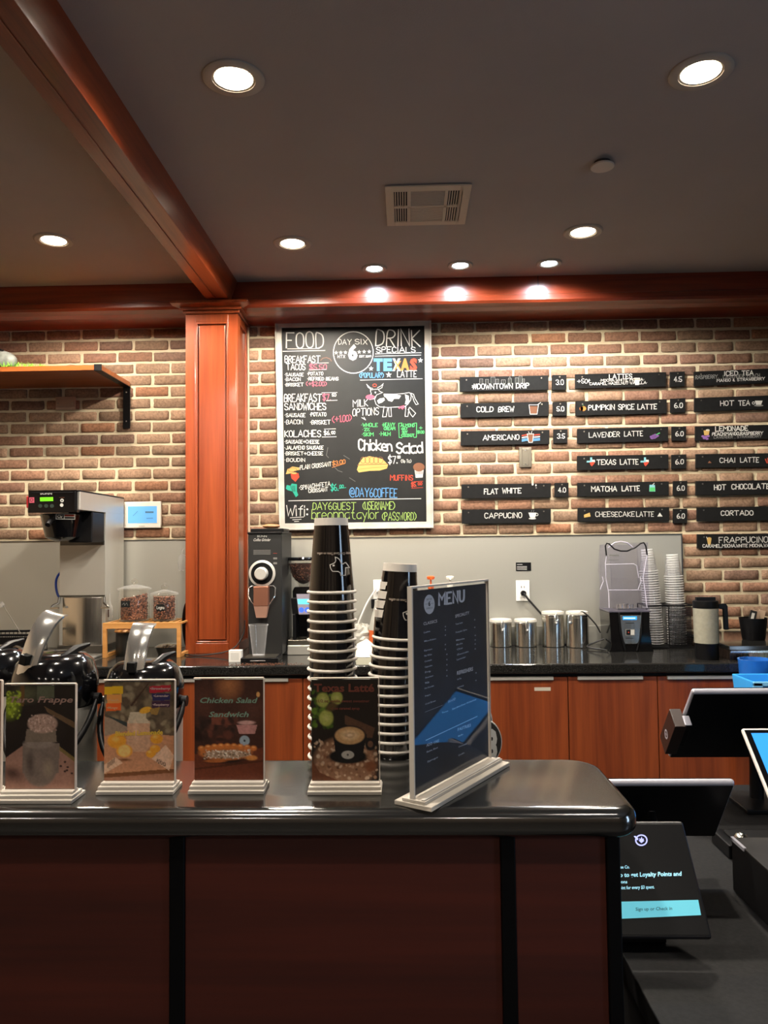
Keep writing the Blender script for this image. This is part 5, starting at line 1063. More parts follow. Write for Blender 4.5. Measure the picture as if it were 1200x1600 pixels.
for ins, z in allr:
    P = rr_poly(-2.3, BX1-ins, by0-.012+ins, by1+.006-ins, .035-ins*.8, .06-ins*.8); n_ = len(P); vs += [(x-fo.x, y-fo.y, BT+z) for x, y in P]
fs = [(j*n_+i, j*n_+(i+1) % n_, (j+1)*n_+(i+1) % n_, (j+1)*n_+i) for j in range(len(allr)-1) for i in range(n_)]
fs += [tuple(range(n_)), tuple((len(allr)-1)*n_+i for i in range(n_))[::-1]]
q.add(vs, fs, BARGRAN); o = q.build('stone_top', t); 
fy = by0+.03; bz = BT-th
MB().box((-2.3-fo.x, fy+.012-fo.y, 0), (BX1-.025-fo.x, fy+.14-fo.y, bz), MATTE).build('frame', t)
sx = lambda px: at(px, 1400, fy).x-fo.x
STB = mat('stile_black', '070709', .5, spec=.15)
for a, c_ in ((265, 289), (783, 806)): MB().box((sx(a), fy-.004-fo.y, 0), (sx(c_), fy+.014-fo.y, bz), STB).build('stile', t, bevel=.002)
MB().box((sx(948), fy-.004-fo.y, 0), (BX1-.022-fo.x, fy+.142-fo.y, bz), STB).build('corner_post', t, bevel=.003)
for a, c_ in ((-900, 265), (289, 783), (806, 948)): MB().box((max(sx(a), -2.3-fo.x), fy+.001-fo.y, 0), (sx(c_), fy+.013-fo.y, bz), PANELW).build('wood_panel', t, bevel=.001)

# work counter behind the bar, with a raised ledge for the cups
SHZ = 1.011
t = thing('prep_counter', 'dark work counter behind the front bar carrying airpots and cup stacks', 'counter', (-.8, 1.65, 0)); po_ = Vector(t.location)
MB().box((-2.3+.8, by1-.06-1.65, PT-.04), (.235+.8, 1.98-1.65, PT), GRAN).build('worktop', t, bevel=.004)
MB().box((-2.25+.8, fy+.15-1.65, 0), (.22+.8, 1.93-1.65, PT-.041), MATTE).build('base', t)
MB().box((-.30+.8, by1+.012-1.65, PT), (.225+.8, 1.535-1.65, SHZ), MATTE).build('raised_ledge', t, bevel=.003)

# ------------------------------------------------------------------ paper cups
CUPB = mat('cup_black', '0b090a', .12, coat=.8); CUPW = mat('cup_rim_white', 'd9d2c8', .5); CUPT = mat('cup_print', 'c9b6a4', .6)
RR, HC = .0465, .142
def cup(x, y, z, name='paper_cup'):
    t = thing(name, '-', 'cup', (x, y, z))
    MB().lathe([(RR-.003, .003), (RR-.0035, .006), (.0325, HC-.014), (.0325, HC-.0139)], CUPB, 40).build('sleeve', t)
    MB().lathe([(RR-.002+.003*math.cos(a), .003+.003*math.sin(a)) for a in [2*PI*i/8 for i in range(9)]], CUPW, 40).build('rim', t)
    MB().lathe([(.0326, HC-.014), (.0316, HC), (.029, HC), (.0288, HC-.008), (.001, HC-.008)], CUPW, 40).build('base_band', t)
    return t
def radius(z): return RR-.0035+(.0325-RR+.0035)*(z-.006)/(HC-.02)
def cupprint(t, Y, cxp, ox, oy, sc, shift=0):
    """printed slogan and outline, wrapped on the cone"""
    o_ = Vector(t.location)
    def F(x, y):
        P = at(x, y, Y-.042); dx = (P.x-o_.x); z = P.z-o_.z; r = radius(z)+.0004; a = max(-1.5, min(1.5, dx/r)); a = math.asin(max(-.999, min(.999, dx/r)))
        return Vector((r*math.sin(a), -r*math.cos(a), z))
    k = Ink(F, (0, 0, 0), ox, oy, sc)
    k.font('Happy Day Good Times on coffee', 215, 1030, 350, 58, CUPT, flip=True)
    k.line([(650, 460), (665, 540), (640, 590), (590, 615), (532, 640), (540, 700), (560, 750), (590, 790), (720, 795), (770, 830), (785, 890), (880, 890), (885, 712), (965, 712), (940, 660), (890, 590), (860, 595), (830, 625), (790, 600), (745, 510), (700, 475), (650, 460)], 20, CUPW)
    k.ell(615, 655, 26, 24, CUPW); return k.build('print', t)
cy = 1.46
zr = lambda py, px: at(px, py, cy-.045).z
# left stack
xl = at(519, 1000, cy).x; zt0 = zr(929, 519); sp = (zt0-SHZ-.0005)/20
a_ = cup(xl, cy, zt0); a_['label'] = 'black paper cup with a printed outline, topmost of the taller left stack'; a_['group'] = 'paper cups, left stack'
src = cup(xl, cy, zt0-sp); src['group'] = a_['group']; src['label'] = 'upside-down black paper cup nested below the top one in the taller left stack'
cupprint(a_, cy, 519, 480, 840, 15)
for i in range(2, 21): dup(src, (xl+.0006*math.sin(i*2.1), cy, zt0-sp*i))
xr = at(613, 1060, cy).x; zt1 = zr(1003, 621); sp = (zt1-SHZ-.0005)/16
def place(i, o_=None, srcr=None):
    f = max(0, 1-i/5); return (xr+.0095*f**1.2+.0005*math.sin(i*1.7), cy, zt1-sp*i), (0, .055*min(1, f*1.3), 0)
lc, rt_ = place(0)
b_ = cup(*lc); b_['label'] = 'black paper cup, topmost of the shorter stack behind the menu stand'; b_['group'] = 'paper cups, right stack'
cupprint(b_, cy, 621, 588, 910, 13.5); b_.rotation_euler = rt_
for i in range(1, 17):
    lc, rt_ = place(i); dup(src, lc, 'upside-down black paper cup nested below the top one in the shorter right stack', rt_)['group'] = 'paper cups, right stack'

# ------------------------------------------------------------------ airpots
def airpot(px, Y, ydome, scale, label, lever_rot, name='airpot'):
    x = at(px, 1100, Y).x; H = at(px, ydome, Y).z-PT; r = .084*scale
    t = thing(name, label, 'airpot', (x, Y, PT), rz=0, group='airpots')
    hb = H*.66
    MB().lathe([(.001, 0), (r*.96, 0), (r*.97, .02), (r, .03), (r, hb)], STEEL, 44).lathe([(r*.97, 0), (r*.985, .018), (.001, .018)], BLACK, 44).build('steel_body', t)
    MB().lathe([(r, hb), (r*1.03, hb+.004), (r*1.03, hb+.05), (r*1.0, H*.86), (r*.9, H*.94), (r*.72, H*.985), (r*.4, H), (.001, H)], BLACKG, 44).build('black_top', t)
    # chrome pump lever: strip rising from the dome
    q = MB(); pts = []
    n_ = 12; L_ = .136*scale
    for i in range(n_+1):
        f = i/n_; w_ = (.0215+.004*f)*scale if f < .85 else (.0255-.004*(f-.85)/.15)*scale
        y = -.05+.015*f+.05*f*f; z = H-.035+L_*math.sin(f*1.62)
        pts.append((w_, y*scale, z))
    vs = []
    for w_, y, z in pts:
        for u in (-1, -.6, 0, .6, 1): vs.append((u*w_, y+.006*u*u, z))
    vs += [(a[0], a[1]+.006, a[2]-.002) for a in vs]; m_ = len(pts)*5
    fs = [(j*5+i, j*5+i+1, (j+1)*5+i+1, (j+1)*5+i) for j in range(n_) for i in range(4)]
    fs += [tuple(m_+v for v in reversed(f)) for f in fs]
    for j in range(n_): fs += [(j*5, (j+1)*5, m_+(j+1)*5, m_+j*5), (j*5+4, m_+j*5+4, m_+(j+1)*5+4, (j+1)*5+4)]
    fs += [(0, 1, m_+1, m_), (1, 2, m_+2, m_+1), (2, 3, m_+3, m_+2), (3, 4, m_+4, m_+3)]; k0 = n_*5; fs += [(k0+i+1, k0+i, m_+k0+i, m_+k0+i+1) for i in range(4)]
    lv = q.add([(x, y+.05*scale, z-(H-.03)) for x, y, z in vs], fs, CHROME).build('pump_lever', t); lv.rotation_euler = (0, lever_rot[0], lever_rot[1]); lv.location = (lever_rot[2], -.074*scale, H-.046)
    MB().box((-.009, -.008*scale, .030), (.009, .010*scale, .052), BLACK).build('lever_catch', lv, bevel=.002)
    MB().tube([(.030*scale, -.07*scale, H-.045), (.028*scale, -.045*scale, H-.012), (.045*scale, 0, H+.006), (.06*scale, .03*scale, H+.012)], [.003, .007, .009, .004], BLACK, 8).build('lid_latch', t)
    hp = []
    zz_ = hb+.012
    for i in range(21):
        a = PI*i/20; hp.append(((r+.008)*math.cos(a), -.09*scale*math.sin(a)-.008, zz_-.125*scale*math.sin(a)))
    MB().tube(hp, [.004]+[.0065]*19+[.004], BLACK, 10).build('carry_handle', t)
    for s_ in (-1, 1): MB().cyl((s_*r*.98, 0, zz_), (s_*(r+.013), 0, zz_), .012, BLACK).build('handle_pivot', t)
    return t
airpot(226, 1.74, 1031, 1.0, 'black and steel airpot behind the lemonade card, chrome lever upright', (.06, -.05, -.006))
airpot(86, 1.68, 1018, 1.04, 'black and steel airpot behind the Taro Frappe card, chrome lever leaning right', (.22, -.3, -.036))
airpot(-14, 1.86, 1010, 1.05, 'black and steel airpot cut off at the left edge of the picture', (-.3, .3, .0))

# ------------------------------------------------------------------ printed cards
PRINT = vcol('printed_paper', .4, .3, coat=.12)
class Canvas:
    def __init__(s, n, m, bg): s.n, s.m = n, m; u, v = np.meshgrid(np.linspace(0, 1, n), np.linspace(0, 1, m)); s.U, s.V = u, v; s.c = np.ones((m, n, 3))*np.array(lin(bg)); s.rs = np.random.RandomState(n+m)
    def mix(s, a, col): a = np.clip(a, 0, 1)[..., None]; s.c = s.c*(1-a)+np.array(lin(col))*a
    def ell(s, cx, cy, rx, ry, col, soft=.15, rot=0, al=1):
        x = s.U-cx; y = (s.V-cy)*1.45; ry *= 1.45; c_, s_ = math.cos(rot), math.sin(rot); d = np.sqrt(((x*c_+y*s_)/rx)**2+((y*c_-x*s_)/ry)**2); s.mix((1-d)/soft*al if al == 1 else np.clip((1-d)/soft, 0, 1)*al, col)
    def poly(s, P, col, al=1):
        inside = np.zeros_like(s.U, bool); k = len(P)
        for i in range(k):
            x0, y0 = P[i]; x1, y1 = P[(i+1) % k]
            if y0 == y1: continue
            cnd = ((s.V < y0) != (s.V < y1)) & (s.U < (x1-x0)*(s.V-y0)/(y1-y0)+x0); inside ^= cnd
        s.mix(inside*al, col)
    def noise(s, k, amp, box=None):
        g = s.rs.rand(k*3//2+2, k+2); yy = s.V*(g.shape[0]-2); xx = s.U*(g.shape[1]-2); i, j = yy.astype(int), xx.astype(int); fy_, fx_ = yy-i, xx-j
        nz = g[i, j]*(1-fy_)*(1-fx_)+g[i+1, j]*fy_*(1-fx_)+g[i, j+1]*(1-fy_)*fx_+g[i+1, j+1]*fy_*fx_; f = 1+amp*(nz-.5)*2
        if box: msk = (s.U >= box[0]) & (s.V >= box[1]) & (s.U <= box[2]) & (s.V <= box[3]); f = np.where(msk, f, 1)
        s.c = s.c*f[..., None]; return nz
def print_mesh(cv, A, B, Cc, D, name, parent, lift):
    """A,B,C,D: top-left, top-right, bottom-right, bottom-left corners"""
    V = []
    for v in np.linspace(0, 1, cv.m):
        l = A.lerp(D, v); r = B.lerp(Cc, v)
        for u in np.linspace(0, 1, cv.n): V.append(tuple(l.lerp(r, u)+lift))
    F = [(j*cv.n+i, j*cv.n+i+1, (j+1)*cv.n+i+1, (j+1)*cv.n+i) for j in range(cv.m-1) for i in range(cv.n-1)]
    me = bpy.data.meshes.new(name); me.from_pydata(V, [], F); me.materials.append(PRINT); cv.c = np.clip(cv.c*1.45, 0, .9)
    a = me.color_attributes.new('Col', 'FLOAT_COLOR', 'POINT'); col_ = np.ones((cv.m*cv.n, 4), 'f'); col_[:, :3] = cv.c.reshape(-1, 3); a.data.foreach_set('color', col_.ravel())
    o = bpy.data.objects.new(name, me); C.objects.link(o); o.parent = parent; return o
ACB = clear('acrylic_base', haze=.6, gl=1.2, hazecol='d8d0c4', rough=.1, edge=.5); PAPB = mat('card_back', '2a2220', .6)
def card(x0, x1, yt, ybt, label, cv, inkfn, slot=True):
    """yt/ybt: top and bottom of the printed card in the photo; its foot rests on the bar"""
    zf = BT+.016; yb_ = hit(x0, ybt, (0, 0, zf), Vector((0, 0, 1))).y; Y = yb_
    A, B = at(x0, yt, Y), at(x1, yt, Y); z1_, z0_ = (A.z+B.z)/2, zf; xa, xb_ = at(x0, (yt+ybt)/2, Y).x, at(x1, (yt+ybt)/2, Y).x
    t = thing('table_card', label, 'table card', ((xa+xb_)/2, Y, BT)); o_ = Vector(t.location); hw_ = (xb_-xa)/2; H = z1_-BT; f0 = zf-BT
    print_mesh(cv, Vector((-hw_+.001, 0, H-.002)), Vector((hw_-.001, 0, H-.002)), Vector((hw_-.001, 0, f0)), Vector((-hw_+.001, 0, f0)), 'printed_card', t, Vector((0, 0, 0)))
    MB().box((-hw_+.001, .0006, f0), (hw_-.001, .0014, H-.002), PAPB).build('card_backing', t)
    q = MB(); q.box((-hw_, -.0028, .010), (hw_, -.0012, H), ACRYL).box((-hw_, .002, .010), (hw_, .0036, H), ACRYL); q.build('acrylic_sheets', t, fix=False, smooth=False)
    q = MB(); e = mat('acrylic_edge_light', 'cdbfb2', .3) if 'acrylic_edge_light' not in bpy.data.materials else bpy.data.materials['acrylic_edge_light']
    q.box((-hw_, -.0028, H), (hw_, .0036, H+.0014), e).box((hw_, -.0028, .01), (hw_+.0012, .0036, H), e).build('acrylic_edges', t)
    q = MB(); q.box((-hw_-.004, -.022, 0), (hw_+.004, .03, .006), ACB).box((-hw_-.003, -.017, .006), (hw_+.003, .02, .0115), ACB).box((-hw_-.001, -.011, .0115), (hw_+.001, .010, f0-.0002), ACB)
    q.build('acrylic_base', t, bevel=.0012)
    k = Ink(lambda X, Yp: at(X, Yp, Y-.0005)-o_, (0, -1, 0)); k.N = Vector((0, -1, 0))*.5; inkfn(k); k.build('card_lettering', t); return t
N_, M_ = 112, 168
def mottle(cv, n, cols, box, rs, rr_=(.01, .03), al=.8):
    for _ in range(n): cv.ell(rs.uniform(box[0], box[2]), rs.uniform(box[1], box[3]), rs.uniform(*rr_), rs.uniform(*rr_)*.7, rs.choice(cols), .5, rs.uniform(0, 3), al)
rs = random.Random(11)
# Taro Frappe
cv = Canvas(N_, M_, '1d1613'); cv.ell(.3, .08, .25, .12, '4a4a34', .8); cv.poly([(.45, 0), (.7, 0), (.7, .12), (.45, .14)], '4d4f3c'); cv.poly([(.2, 0), (.27, 0), (.26, .2), (.2, .2)], '5a3f22')
cv.ell(.05, .2, .2, .16, '6f7d1f', .7); mottle(cv, 60, ['8a9a28', '4e5c12', '9fae3e'], (0, .05, .2, .32), rs)
cv.poly([(0, .7), (.25, .58), (.8, .6), (1, .72), (1, 1), (0, 1)], '8f6a5a'); cv.poly([(.55, .2), (1, .36), (1, .42), (.6, .26)], '5c4630'); cv.poly([(.76, .58), (1, .70), (1, .74), (.78, .63)], '6d5a34'); cv.ell(.1, .85, .25, .1, '4e362e', .9, .3)
cv.ell(.5, .78, .27, .21, '6e5f55', .12); cv.poly([(.25, .56), (.78, .56), (.77, .85), (.25, .85)], '6e5f55'); cv.ell(.48, .56, .25, .06, '7d6f64', .3); cv.ell(.36, .75, .08, .16, '4b3f38', .9); cv.ell(.62, .8, .1, .12, '82725f', .9)
cv.poly([(.30, .42), (.72, .42), (.74, .55), (.28, .55)], '6f6052'); cv.ell(.53, .37, .23, .10, '9c7f70', .15); mottle(cv, 90, ['b89a8a', '7d5f52', 'c4a898'], (.33, .29, .73, .45), rs, (.008, .02)); 
for a, b in ((.86, .74), (.8, .78), (.9, .79), (.86, .83), (.96, .85), (.89, .82)): cv.ell(a, b, .022, .012, '33211c', .3)
cv.noise(50, .12); cv.noise(9, .12)
TXT1 = mat('pale_pink_print', 'a58274', .6)
def f(k): k.o = (0, 1040, 4); k.font('Taro Frappe', 62, 455, 230, 36, TXT1, shear=.25, bold=.022)
card(8, 118, 1069, 1233, 'small acrylic card reading Taro Frappe over a shake in a glass jar', cv, f)
# Blended Lemonade
cv = Canvas(N_, M_, '5a4a38'); mottle(cv, 110, ['7a6a50', '3c3226', '8a7a60', '4a3a2c'], (0, 0, 1, .55), rs, (.03, .09), .7); cv.poly([(.62, .02), (.66, .0), (.4, .25), (.37, .24)], '3a2418'); cv.poly([(.0, .35), (.42, .46), (.0, .62)], '8a7460'); cv.poly([(0, .33), (.35, .42), (.38, .47), (.3, .45)], '2b3230')
cv.poly([(0, .55), (.3, .5), (1, .55), (1, 1), (0, 1)], 'b07a58'); cv.poly([(0, .93), (1, .88), (1, .92), (0, .97)], '6b4226'); cv.poly([(0, .97), (1, .92), (1, 1), (0, 1)], '8f624c')
cv.poly([(.33, .40), (.65, .40), (.66, .65), (.6, .71), (.38, .71), (.32, .6)], 'b58a6c'); cv.poly([(.37, .31), (.6, .31), (.6, .37), (.66, .42), (.33, .42)], 'b3a085'); cv.ell(.45, .5, .06, .15, 'cfa88a', .9, 0, .6)
cv.ell(.59, .29, .1, .035, 'd2962c', .2, -.3); cv.poly([(.65, .28), (.8, .26), (.76, .34), (.67, .33)], '8a6a35')
for a, b, r_ in ((.18, .60, .15), (.75, .58, .1), (.29, .70, .13), (.67, .73, .08), (.73, .68, .08)): cv.ell(a, b, r_, r_*.55, 'd08a2a', .2); cv.ell(a-.02, b-.02, r_*.5, r_*.25, 'e3b060', .9, 0, .7)
cv.ell(.29, .70, .10, .068, 'dfa860', .25); cv.ell(.29, .79, .12, .02, '6b3f22', .8); cv.poly([(.0, .84), (.16, .76), (.27, .82), (0, .93)], 'c8a284'); cv.poly([(.68, .78), (.88, .64), (1, .75), (.93, .9)], 'c9a286')
for i in range(6): cv.poly([(.05+i*.018, .82-i*.01), (.058+i*.018, .82-i*.01), (.058+i*.018, .87-i*.01), (.05+i*.018, .87-i*.01)], '4a3326'); cv.poly([(.76+i*.022, .78+i*.008), (.772+i*.022, .78+i*.008), (.762+i*.022, .82+i*.008), (.75+i*.022, .82+i*.008)], '4a3326')
cv.noise(50, .15)
cv.poly([(0, .05), (.27, .045), (.27, .12), (0, .13)], 'd8a01c'); cv.poly([(.03, .13), (.25, .125), (.25, .215), (.04, .22)], 'dd8a45'); cv.poly([(.02, .22), (.24, .215), (.24, .29), (.02, .3)], 'd2581e'); cv.poly([(.64, .05), (.95, .035), (.96, .10), (.65, .12)], 'a01f2c'); cv.poly([(.68, .125), (.94, .12), (.94, .19), (.69, .195)], '27234a'); cv.poly([(.68, .2), (.94, .195), (.94, .26), (.68, .265)], '3a1f35')
PT1 = mat('card_text_pale', 'd8b8b0', .6); GLD = mat('card_text_gold', 'f0c440', .6); TOR = mat('card_text_orange', 'e6ae7a', .6)
def f(k):
    k.o = (0, 1040, 4); k.font('•Strawberry', 938, 1065, 150, 14, PT1, shear=.2, bold=.02); k.font('•Lavender', 960, 1055, 195, 13, PT1, shear=.2, bold=.02); k.font('•Raspberry', 955, 1058, 250, 13, PT1, shear=.2, bold=.02)
    k.font('Blended Lemonade', 722, 1018, 440, 28, GLD, yb2=429, bold=.03); k.font('•Peach', 670, 740, 222, 15, TOR, shear=.2, bold=.02); k.font('•Mango', 668, 735, 270, 15, TOR, shear=.2, bold=.02)
card(162, 273, 1063, 1220, 'small acrylic card reading Blended Lemonade over lemons and a jar', cv, f)
# Chicken Salad Sandwich
cv = Canvas(N_, M_, '3a2018'); cv.ell(.5, .05, .25, .2, '9a5f38', .9); cv.ell(.15, .2, .2, .2, '4f2c20', .9); cv.ell(.85, .3, .3, .2, '4a2a20', .9); cv.poly([(.25, .33), (.62, .33), (.62, .45), (.25, .45)], '6d3a2a'); mottle(cv, 40, ['1c100d', '2a1814', '5a3024'], (0, .38, .6, .62), rs, (.03, .09), .8)
cv.poly([(0, .74), (1, .68), (1, 1), (0, 1)], '5c2c1a'); cv.poly([(0, .88), (1, .80), (1, .82), (0, .9)], '45200f'); cv.ell(.45, .80, .4, .05, '1f0f0a', .5)
cv.poly([(.61, .45), (.92, .45), (.88, .54), (.65, .54)], 'a8746c'); cv.ell(.76, .43, .15, .025, 'b58a80', .4); cv.ell(.73, .61, .08, .055, '8f9aa0', .15); cv.ell(.73, .61, .02, .014, '2a2a2c', .3); cv.ell(.93, .15, .03, .03, 'd29a5a', .3)
cv.ell(.45, .725, .42, .085, 'a86030', .15); 
for i in range(9): cv.ell(.1+i*.095, .69-.03*math.sin(PI*(i+.5)/9), .06, .033, 'b8672e', .4); cv.ell(.1+i*.095, .68-.03*math.sin(PI*(i+.5)/9), .035, .012, 'd89a5e', .9)
cv.ell(.48, .745, .36, .045, '9a7d66', .2); mottle(cv, 150, ['c9b49e', '8a6a50', 'b59a82', '4a3a22', 'd8c8b6'], (.13, .70, .83, .79), rs, (.008, .02)); cv.ell(.83, .78, .1, .03, 'b8753a', .3); cv.ell(.3, .81, .2, .02, '9a5528', .4); cv.noise(50, .15); cv.noise(8, .1)
TGR = mat('card_text_green', '7d9a84', .6)
def f(k): k.o = (290, 1040, 3.75); k.font('Chicken Salad', 85, 423, 218, 30, TGR, shear=.25, bold=.022); k.font('Sandwich', 136, 370, 300, 30, TGR, shear=.25, bold=.022)
card(303, 412, 1060, 1219, 'small acrylic card reading Chicken Salad Sandwich over a croissant', cv, f)
# Texas Latte
cv = Canvas(N_, M_, '17110e'); cv.poly([(.5, .35), (.95, .48), (.9, .6), (.5, .44)], '4a3224'); mottle(cv, 60, ['3f5a14', '2c420e', '557022'], (0, .12, .3, .5), rs, (.02, .05))
for a, b, r_ in ((.17, .2, .11), (.38, .18, .1), (.22, .38, .12)): cv.ell(a, b, r_, r_*.75, '8f9448', .25); cv.ell(a, b, r_*.6, r_*.4, 'a3a560', .8)
cv.ell(.3, .27, .12, .05, '4a3a1e', .5, -.5); cv.ell(.5, .82, .52, .28, '7c5a44', .2); mottle(cv, 170, ['a88a70', '4f3020', '93705a', '6b4630', 'b8a08a'], (.04, .6, .98, .98), rs, (.015, .04)); cv.poly([(0, .8), (.12, .92), (.4, 1), (0, 1)], '5a3420'); cv.ell(.88, .86, .1, .07, '6b4028', .4)
cv.ell(.54, .76, .32, .08, '0d0b0c', .2); cv.poly([(.32, .54), (.83, .54), (.76, .76), (.68, .82), (.44, .82), (.36, .74)], '100e10'); cv.ell(.88, .64, .09, .07, '121012', .2); cv.ell(.88, .64, .045, .035, '5a4030', .2)
cv.ell(.57, .555, .26, .105, '141012', .1); cv.ell(.57, .555, .235, .092, 'a8835a', .12); cv.ell(.57, .55, .17, .065, 'bfa27c', .5); cv.ell(.57, .55, .1, .035, 'a08060', .5); cv.ell(.57, .55, .06, .02, 'c4ac8c', .5); cv.ell(.54, .745, .1, .043, '9a9690', .12); cv.ell(.54, .745, .02, .012, '33302c', .3); cv.noise(50, .15)
TBR = mat('card_text_rust', '7a3a2a', .6)
def f(k): k.o = (290, 1040, 3.75); k.font('Texas Latté', 752, 1105, 152, 44, TBR, bold=.03); k.font('•1/2 oz vanilla sweet sweetner', 765, 1078, 215, 16, TBR, bold=.015); k.font('•1 oz caramel syrup', 850, 1020, 258, 16, TBR, bold=.015)
card(486, 592, 1060, 1220, 'small acrylic card reading Texas Latté over a black coffee cup', cv, f)
cv = Canvas(60, 90, '8a6a5a'); cv.ell(.6, .5, .3, .3, '6a4a40', .8); cv.noise(20, .2)
card(-100, 2, 1064, 1230, 'acrylic card cut off at the left edge, only its side showing', cv, lambda k: None)

# ------------------------------------------------------------------ tall menu stand
zb0 = BT+.014
A = onz(646, 1246, zb0); Bp = onz(765, 1182, zb0); A.z = Bp.z = zb0; u = (Bp-A).normalized(); nrm = Vector((u.y, -u.x, 0)); L_ = (Bp-A).length
zt_ = .5*(hit(641, 920, A, nrm).z+hit(755, 908, A, nrm).z); HM = zt_-zb0; print('menu', A, Bp, L_, HM)
cen = (A+Bp)/2; cen.z = BT
t = thing('menu_stand', 'tall acrylic stand holding a dark MENU sheet, turned at an angle', 'menu stand', cen)
def Q(a, d, z): return (u*(a-L_/2)+nrm*d+Vector((0, 0, z)))
def qb(q, a0, a1, d0, d1, z0_, z1_, m): q.add([Q(a, d, z) for z in (z0_, z1_) for a, d in ((a0, d0), (a1, d0), (a1, d1), (a0, d1))], [(0, 3, 2, 1), (4, 5, 6, 7), (0, 1, 5, 4), (1, 2, 6, 5), (2, 3, 7, 6), (3, 0, 4, 7)], m)
zb1 = .014
MNU = mat('menu_sheet', '161b25', .5, noise=.5, nscale=14, col2='232b38', coat=0)
q = MB(); qb(q, .004, L_-.004, -.0012, 0, zb1+.001, zb1+HM-.004, MNU); q.build('menu_sheet', t)
q = MB(); qb(q, 0, L_, .0008, .0028, zb1-.002, zb1+HM, clear('glossy_acrylic', haze=.0, gl=1.6, rough=.01, edge=.02)); qb(q, 0, L_, -.0040, -.0018, zb1-.002, zb1+HM, ACRYL); q.build('acrylic_sheets', t, fix=False, smooth=False)
ed = mat('acrylic_edge', 'c9c3ba', .25); q = MB(); qb(q, 0, L_, -.0046, .0034, zb1+HM, zb1+HM+.003, ed); qb(q, -.003, 0, -.0046, .0034, zb1-.002, zb1+HM+.003, ed); qb(q, L_, L_+.001, -.0046, .0034, zb1-.002, zb1+HM+.003, ed); q.build('acrylic_edges', t)
q = MB(); qb(q, -.006, L_+.010, -.030, .034, 0, .007, ACB); qb(q, -.004, L_+.006, -.018, .022, .007, .012, ACB); qb(q, -.002, L_+.003, .014, .020, .012, .0145, ed); q.build('acrylic_base', t, bevel=.002)
Pl = Vector((A.x, A.y, 0))
k = Ink(lambda x, y: hit(x, y, Pl, nrm)-cen, nrm, 640, 900, 8.571); k.N = nrm*.35
TM = mat('menu_text', 'dcdde6', .6); TM2 = mat('menu_text_dim', 'b8c6d8', .6)
k.chalk('MENU', 380, 740, 392, 148, TM, w=26, yb2=335, jit=0, gap=1.4); k.ell(262, 380, 72, 130, TM)
k.font('DAY SIX', 222, 296, 330, 26, MNU, yb2=318, lay=1); k.font('6', 248, 276, 400, 60, MNU, lay=1, bold=.04); k.font('COFFEE CO', 220, 305, 448, 22, MNU, yb2=435, lay=1); k.line([(205, 378), (240, 374)], 3, MNU, 1); k.line([(284, 370), (318, 366)], 3, MNU, 1)
k.font('CLASSICS', 185, 368, 660, 38, TM, yb2=620, bold=.01); k.font('SPECIALITY', 610, 798, 560, 40, TM, yb2=510, bold=.01); k.font('REFRESHERS', 633, 848, 1325, 48, TM, yb2=1265, bold=.02)
for s_, x0, y0, x1, y1 in (('Latte', 190, 768, 275, 748), ('Macchiato', 195, 885, 355, 848), ('Espresso', 195, 1010, 303, 985), ('Flat White', 195, 1082, 297, 1058), ('Cortado', 198, 1158, 298, 1130), ('Cappucino', 200, 1230, 305, 1205), ('Drip', 205, 1300, 285, 1282), ('Americano', 205, 1375, 318, 1342), ('Tea', 205, 1448, 260, 1432),
        ('Texas Latte', 612, 657, 710, 632), ('Pumpkin Spice', 617, 767, 768, 725), ('Matcha', 622, 872, 735, 845), ('Mocha', 625, 932, 708, 908), ('Chai', 628, 997, 708, 972), ('Cheesecake', 630, 1067, 790, 1018), ('Lavender', 630, 1132, 750, 1092), ('Iced Tea', 635, 1395, 692, 1378), ('Lemonade', 640, 1502, 725, 1474)):
    k.font(s_, x0, x1, y0, 22, TM2, yb2=y1, bold=.02, res=1)
for x, ys in ((475, (680, 725, 795, 920, 985)), (495, (1052, 1122, 1192, 1265, 1340)), (868, (588, 690)), (875, (798, 858, 912, 978)), (885, (1300, 1400))):
    for y in ys: k.font('4', x-8, x+10, y+10, 22, TM2, yb2=y+7, res=1)
k.o = (640, 1060, 7.5)
for s_, x0, y0, x1, y1, h_ in (('Hot Tea', 180, 62, 228, 47, 18), ('Hot Chocolate', 175, 127, 285, 92, 18), ('Frappe', 180, 217, 245, 193, 18), ('Cold Brew', 180, 312, 305, 268, 18), ('FOOD', 455, 292, 540, 250, 30), ('Tacos', 375, 412, 450, 387, 18), ('Sandwiches', 495, 372, 655, 303, 20), ('Kolaches', 670, 298, 780, 252, 20), ('ADD ONS', 195, 802, 345, 745, 34), ('Extra Shot', 200, 872, 330, 817, 20), ('Syrups', 205, 988, 330, 930, 20), ('PASTRIES', 563, 617, 718, 562, 34), ('Muffin', 568, 687, 625, 662, 18), ('Croissant', 570, 812, 665, 772, 18), ('Cookie', 570, 912, 640, 877, 18)):
    k.font(s_, x0, x1, y0, h_, TM2, yb2=y1, bold=.02, res=1)
k.line([(190, 725), (790, 445)], 8, TM2); k.line([(180, 395), (390, 312)], 3, TM2)
k.build('menu_lettering', t)

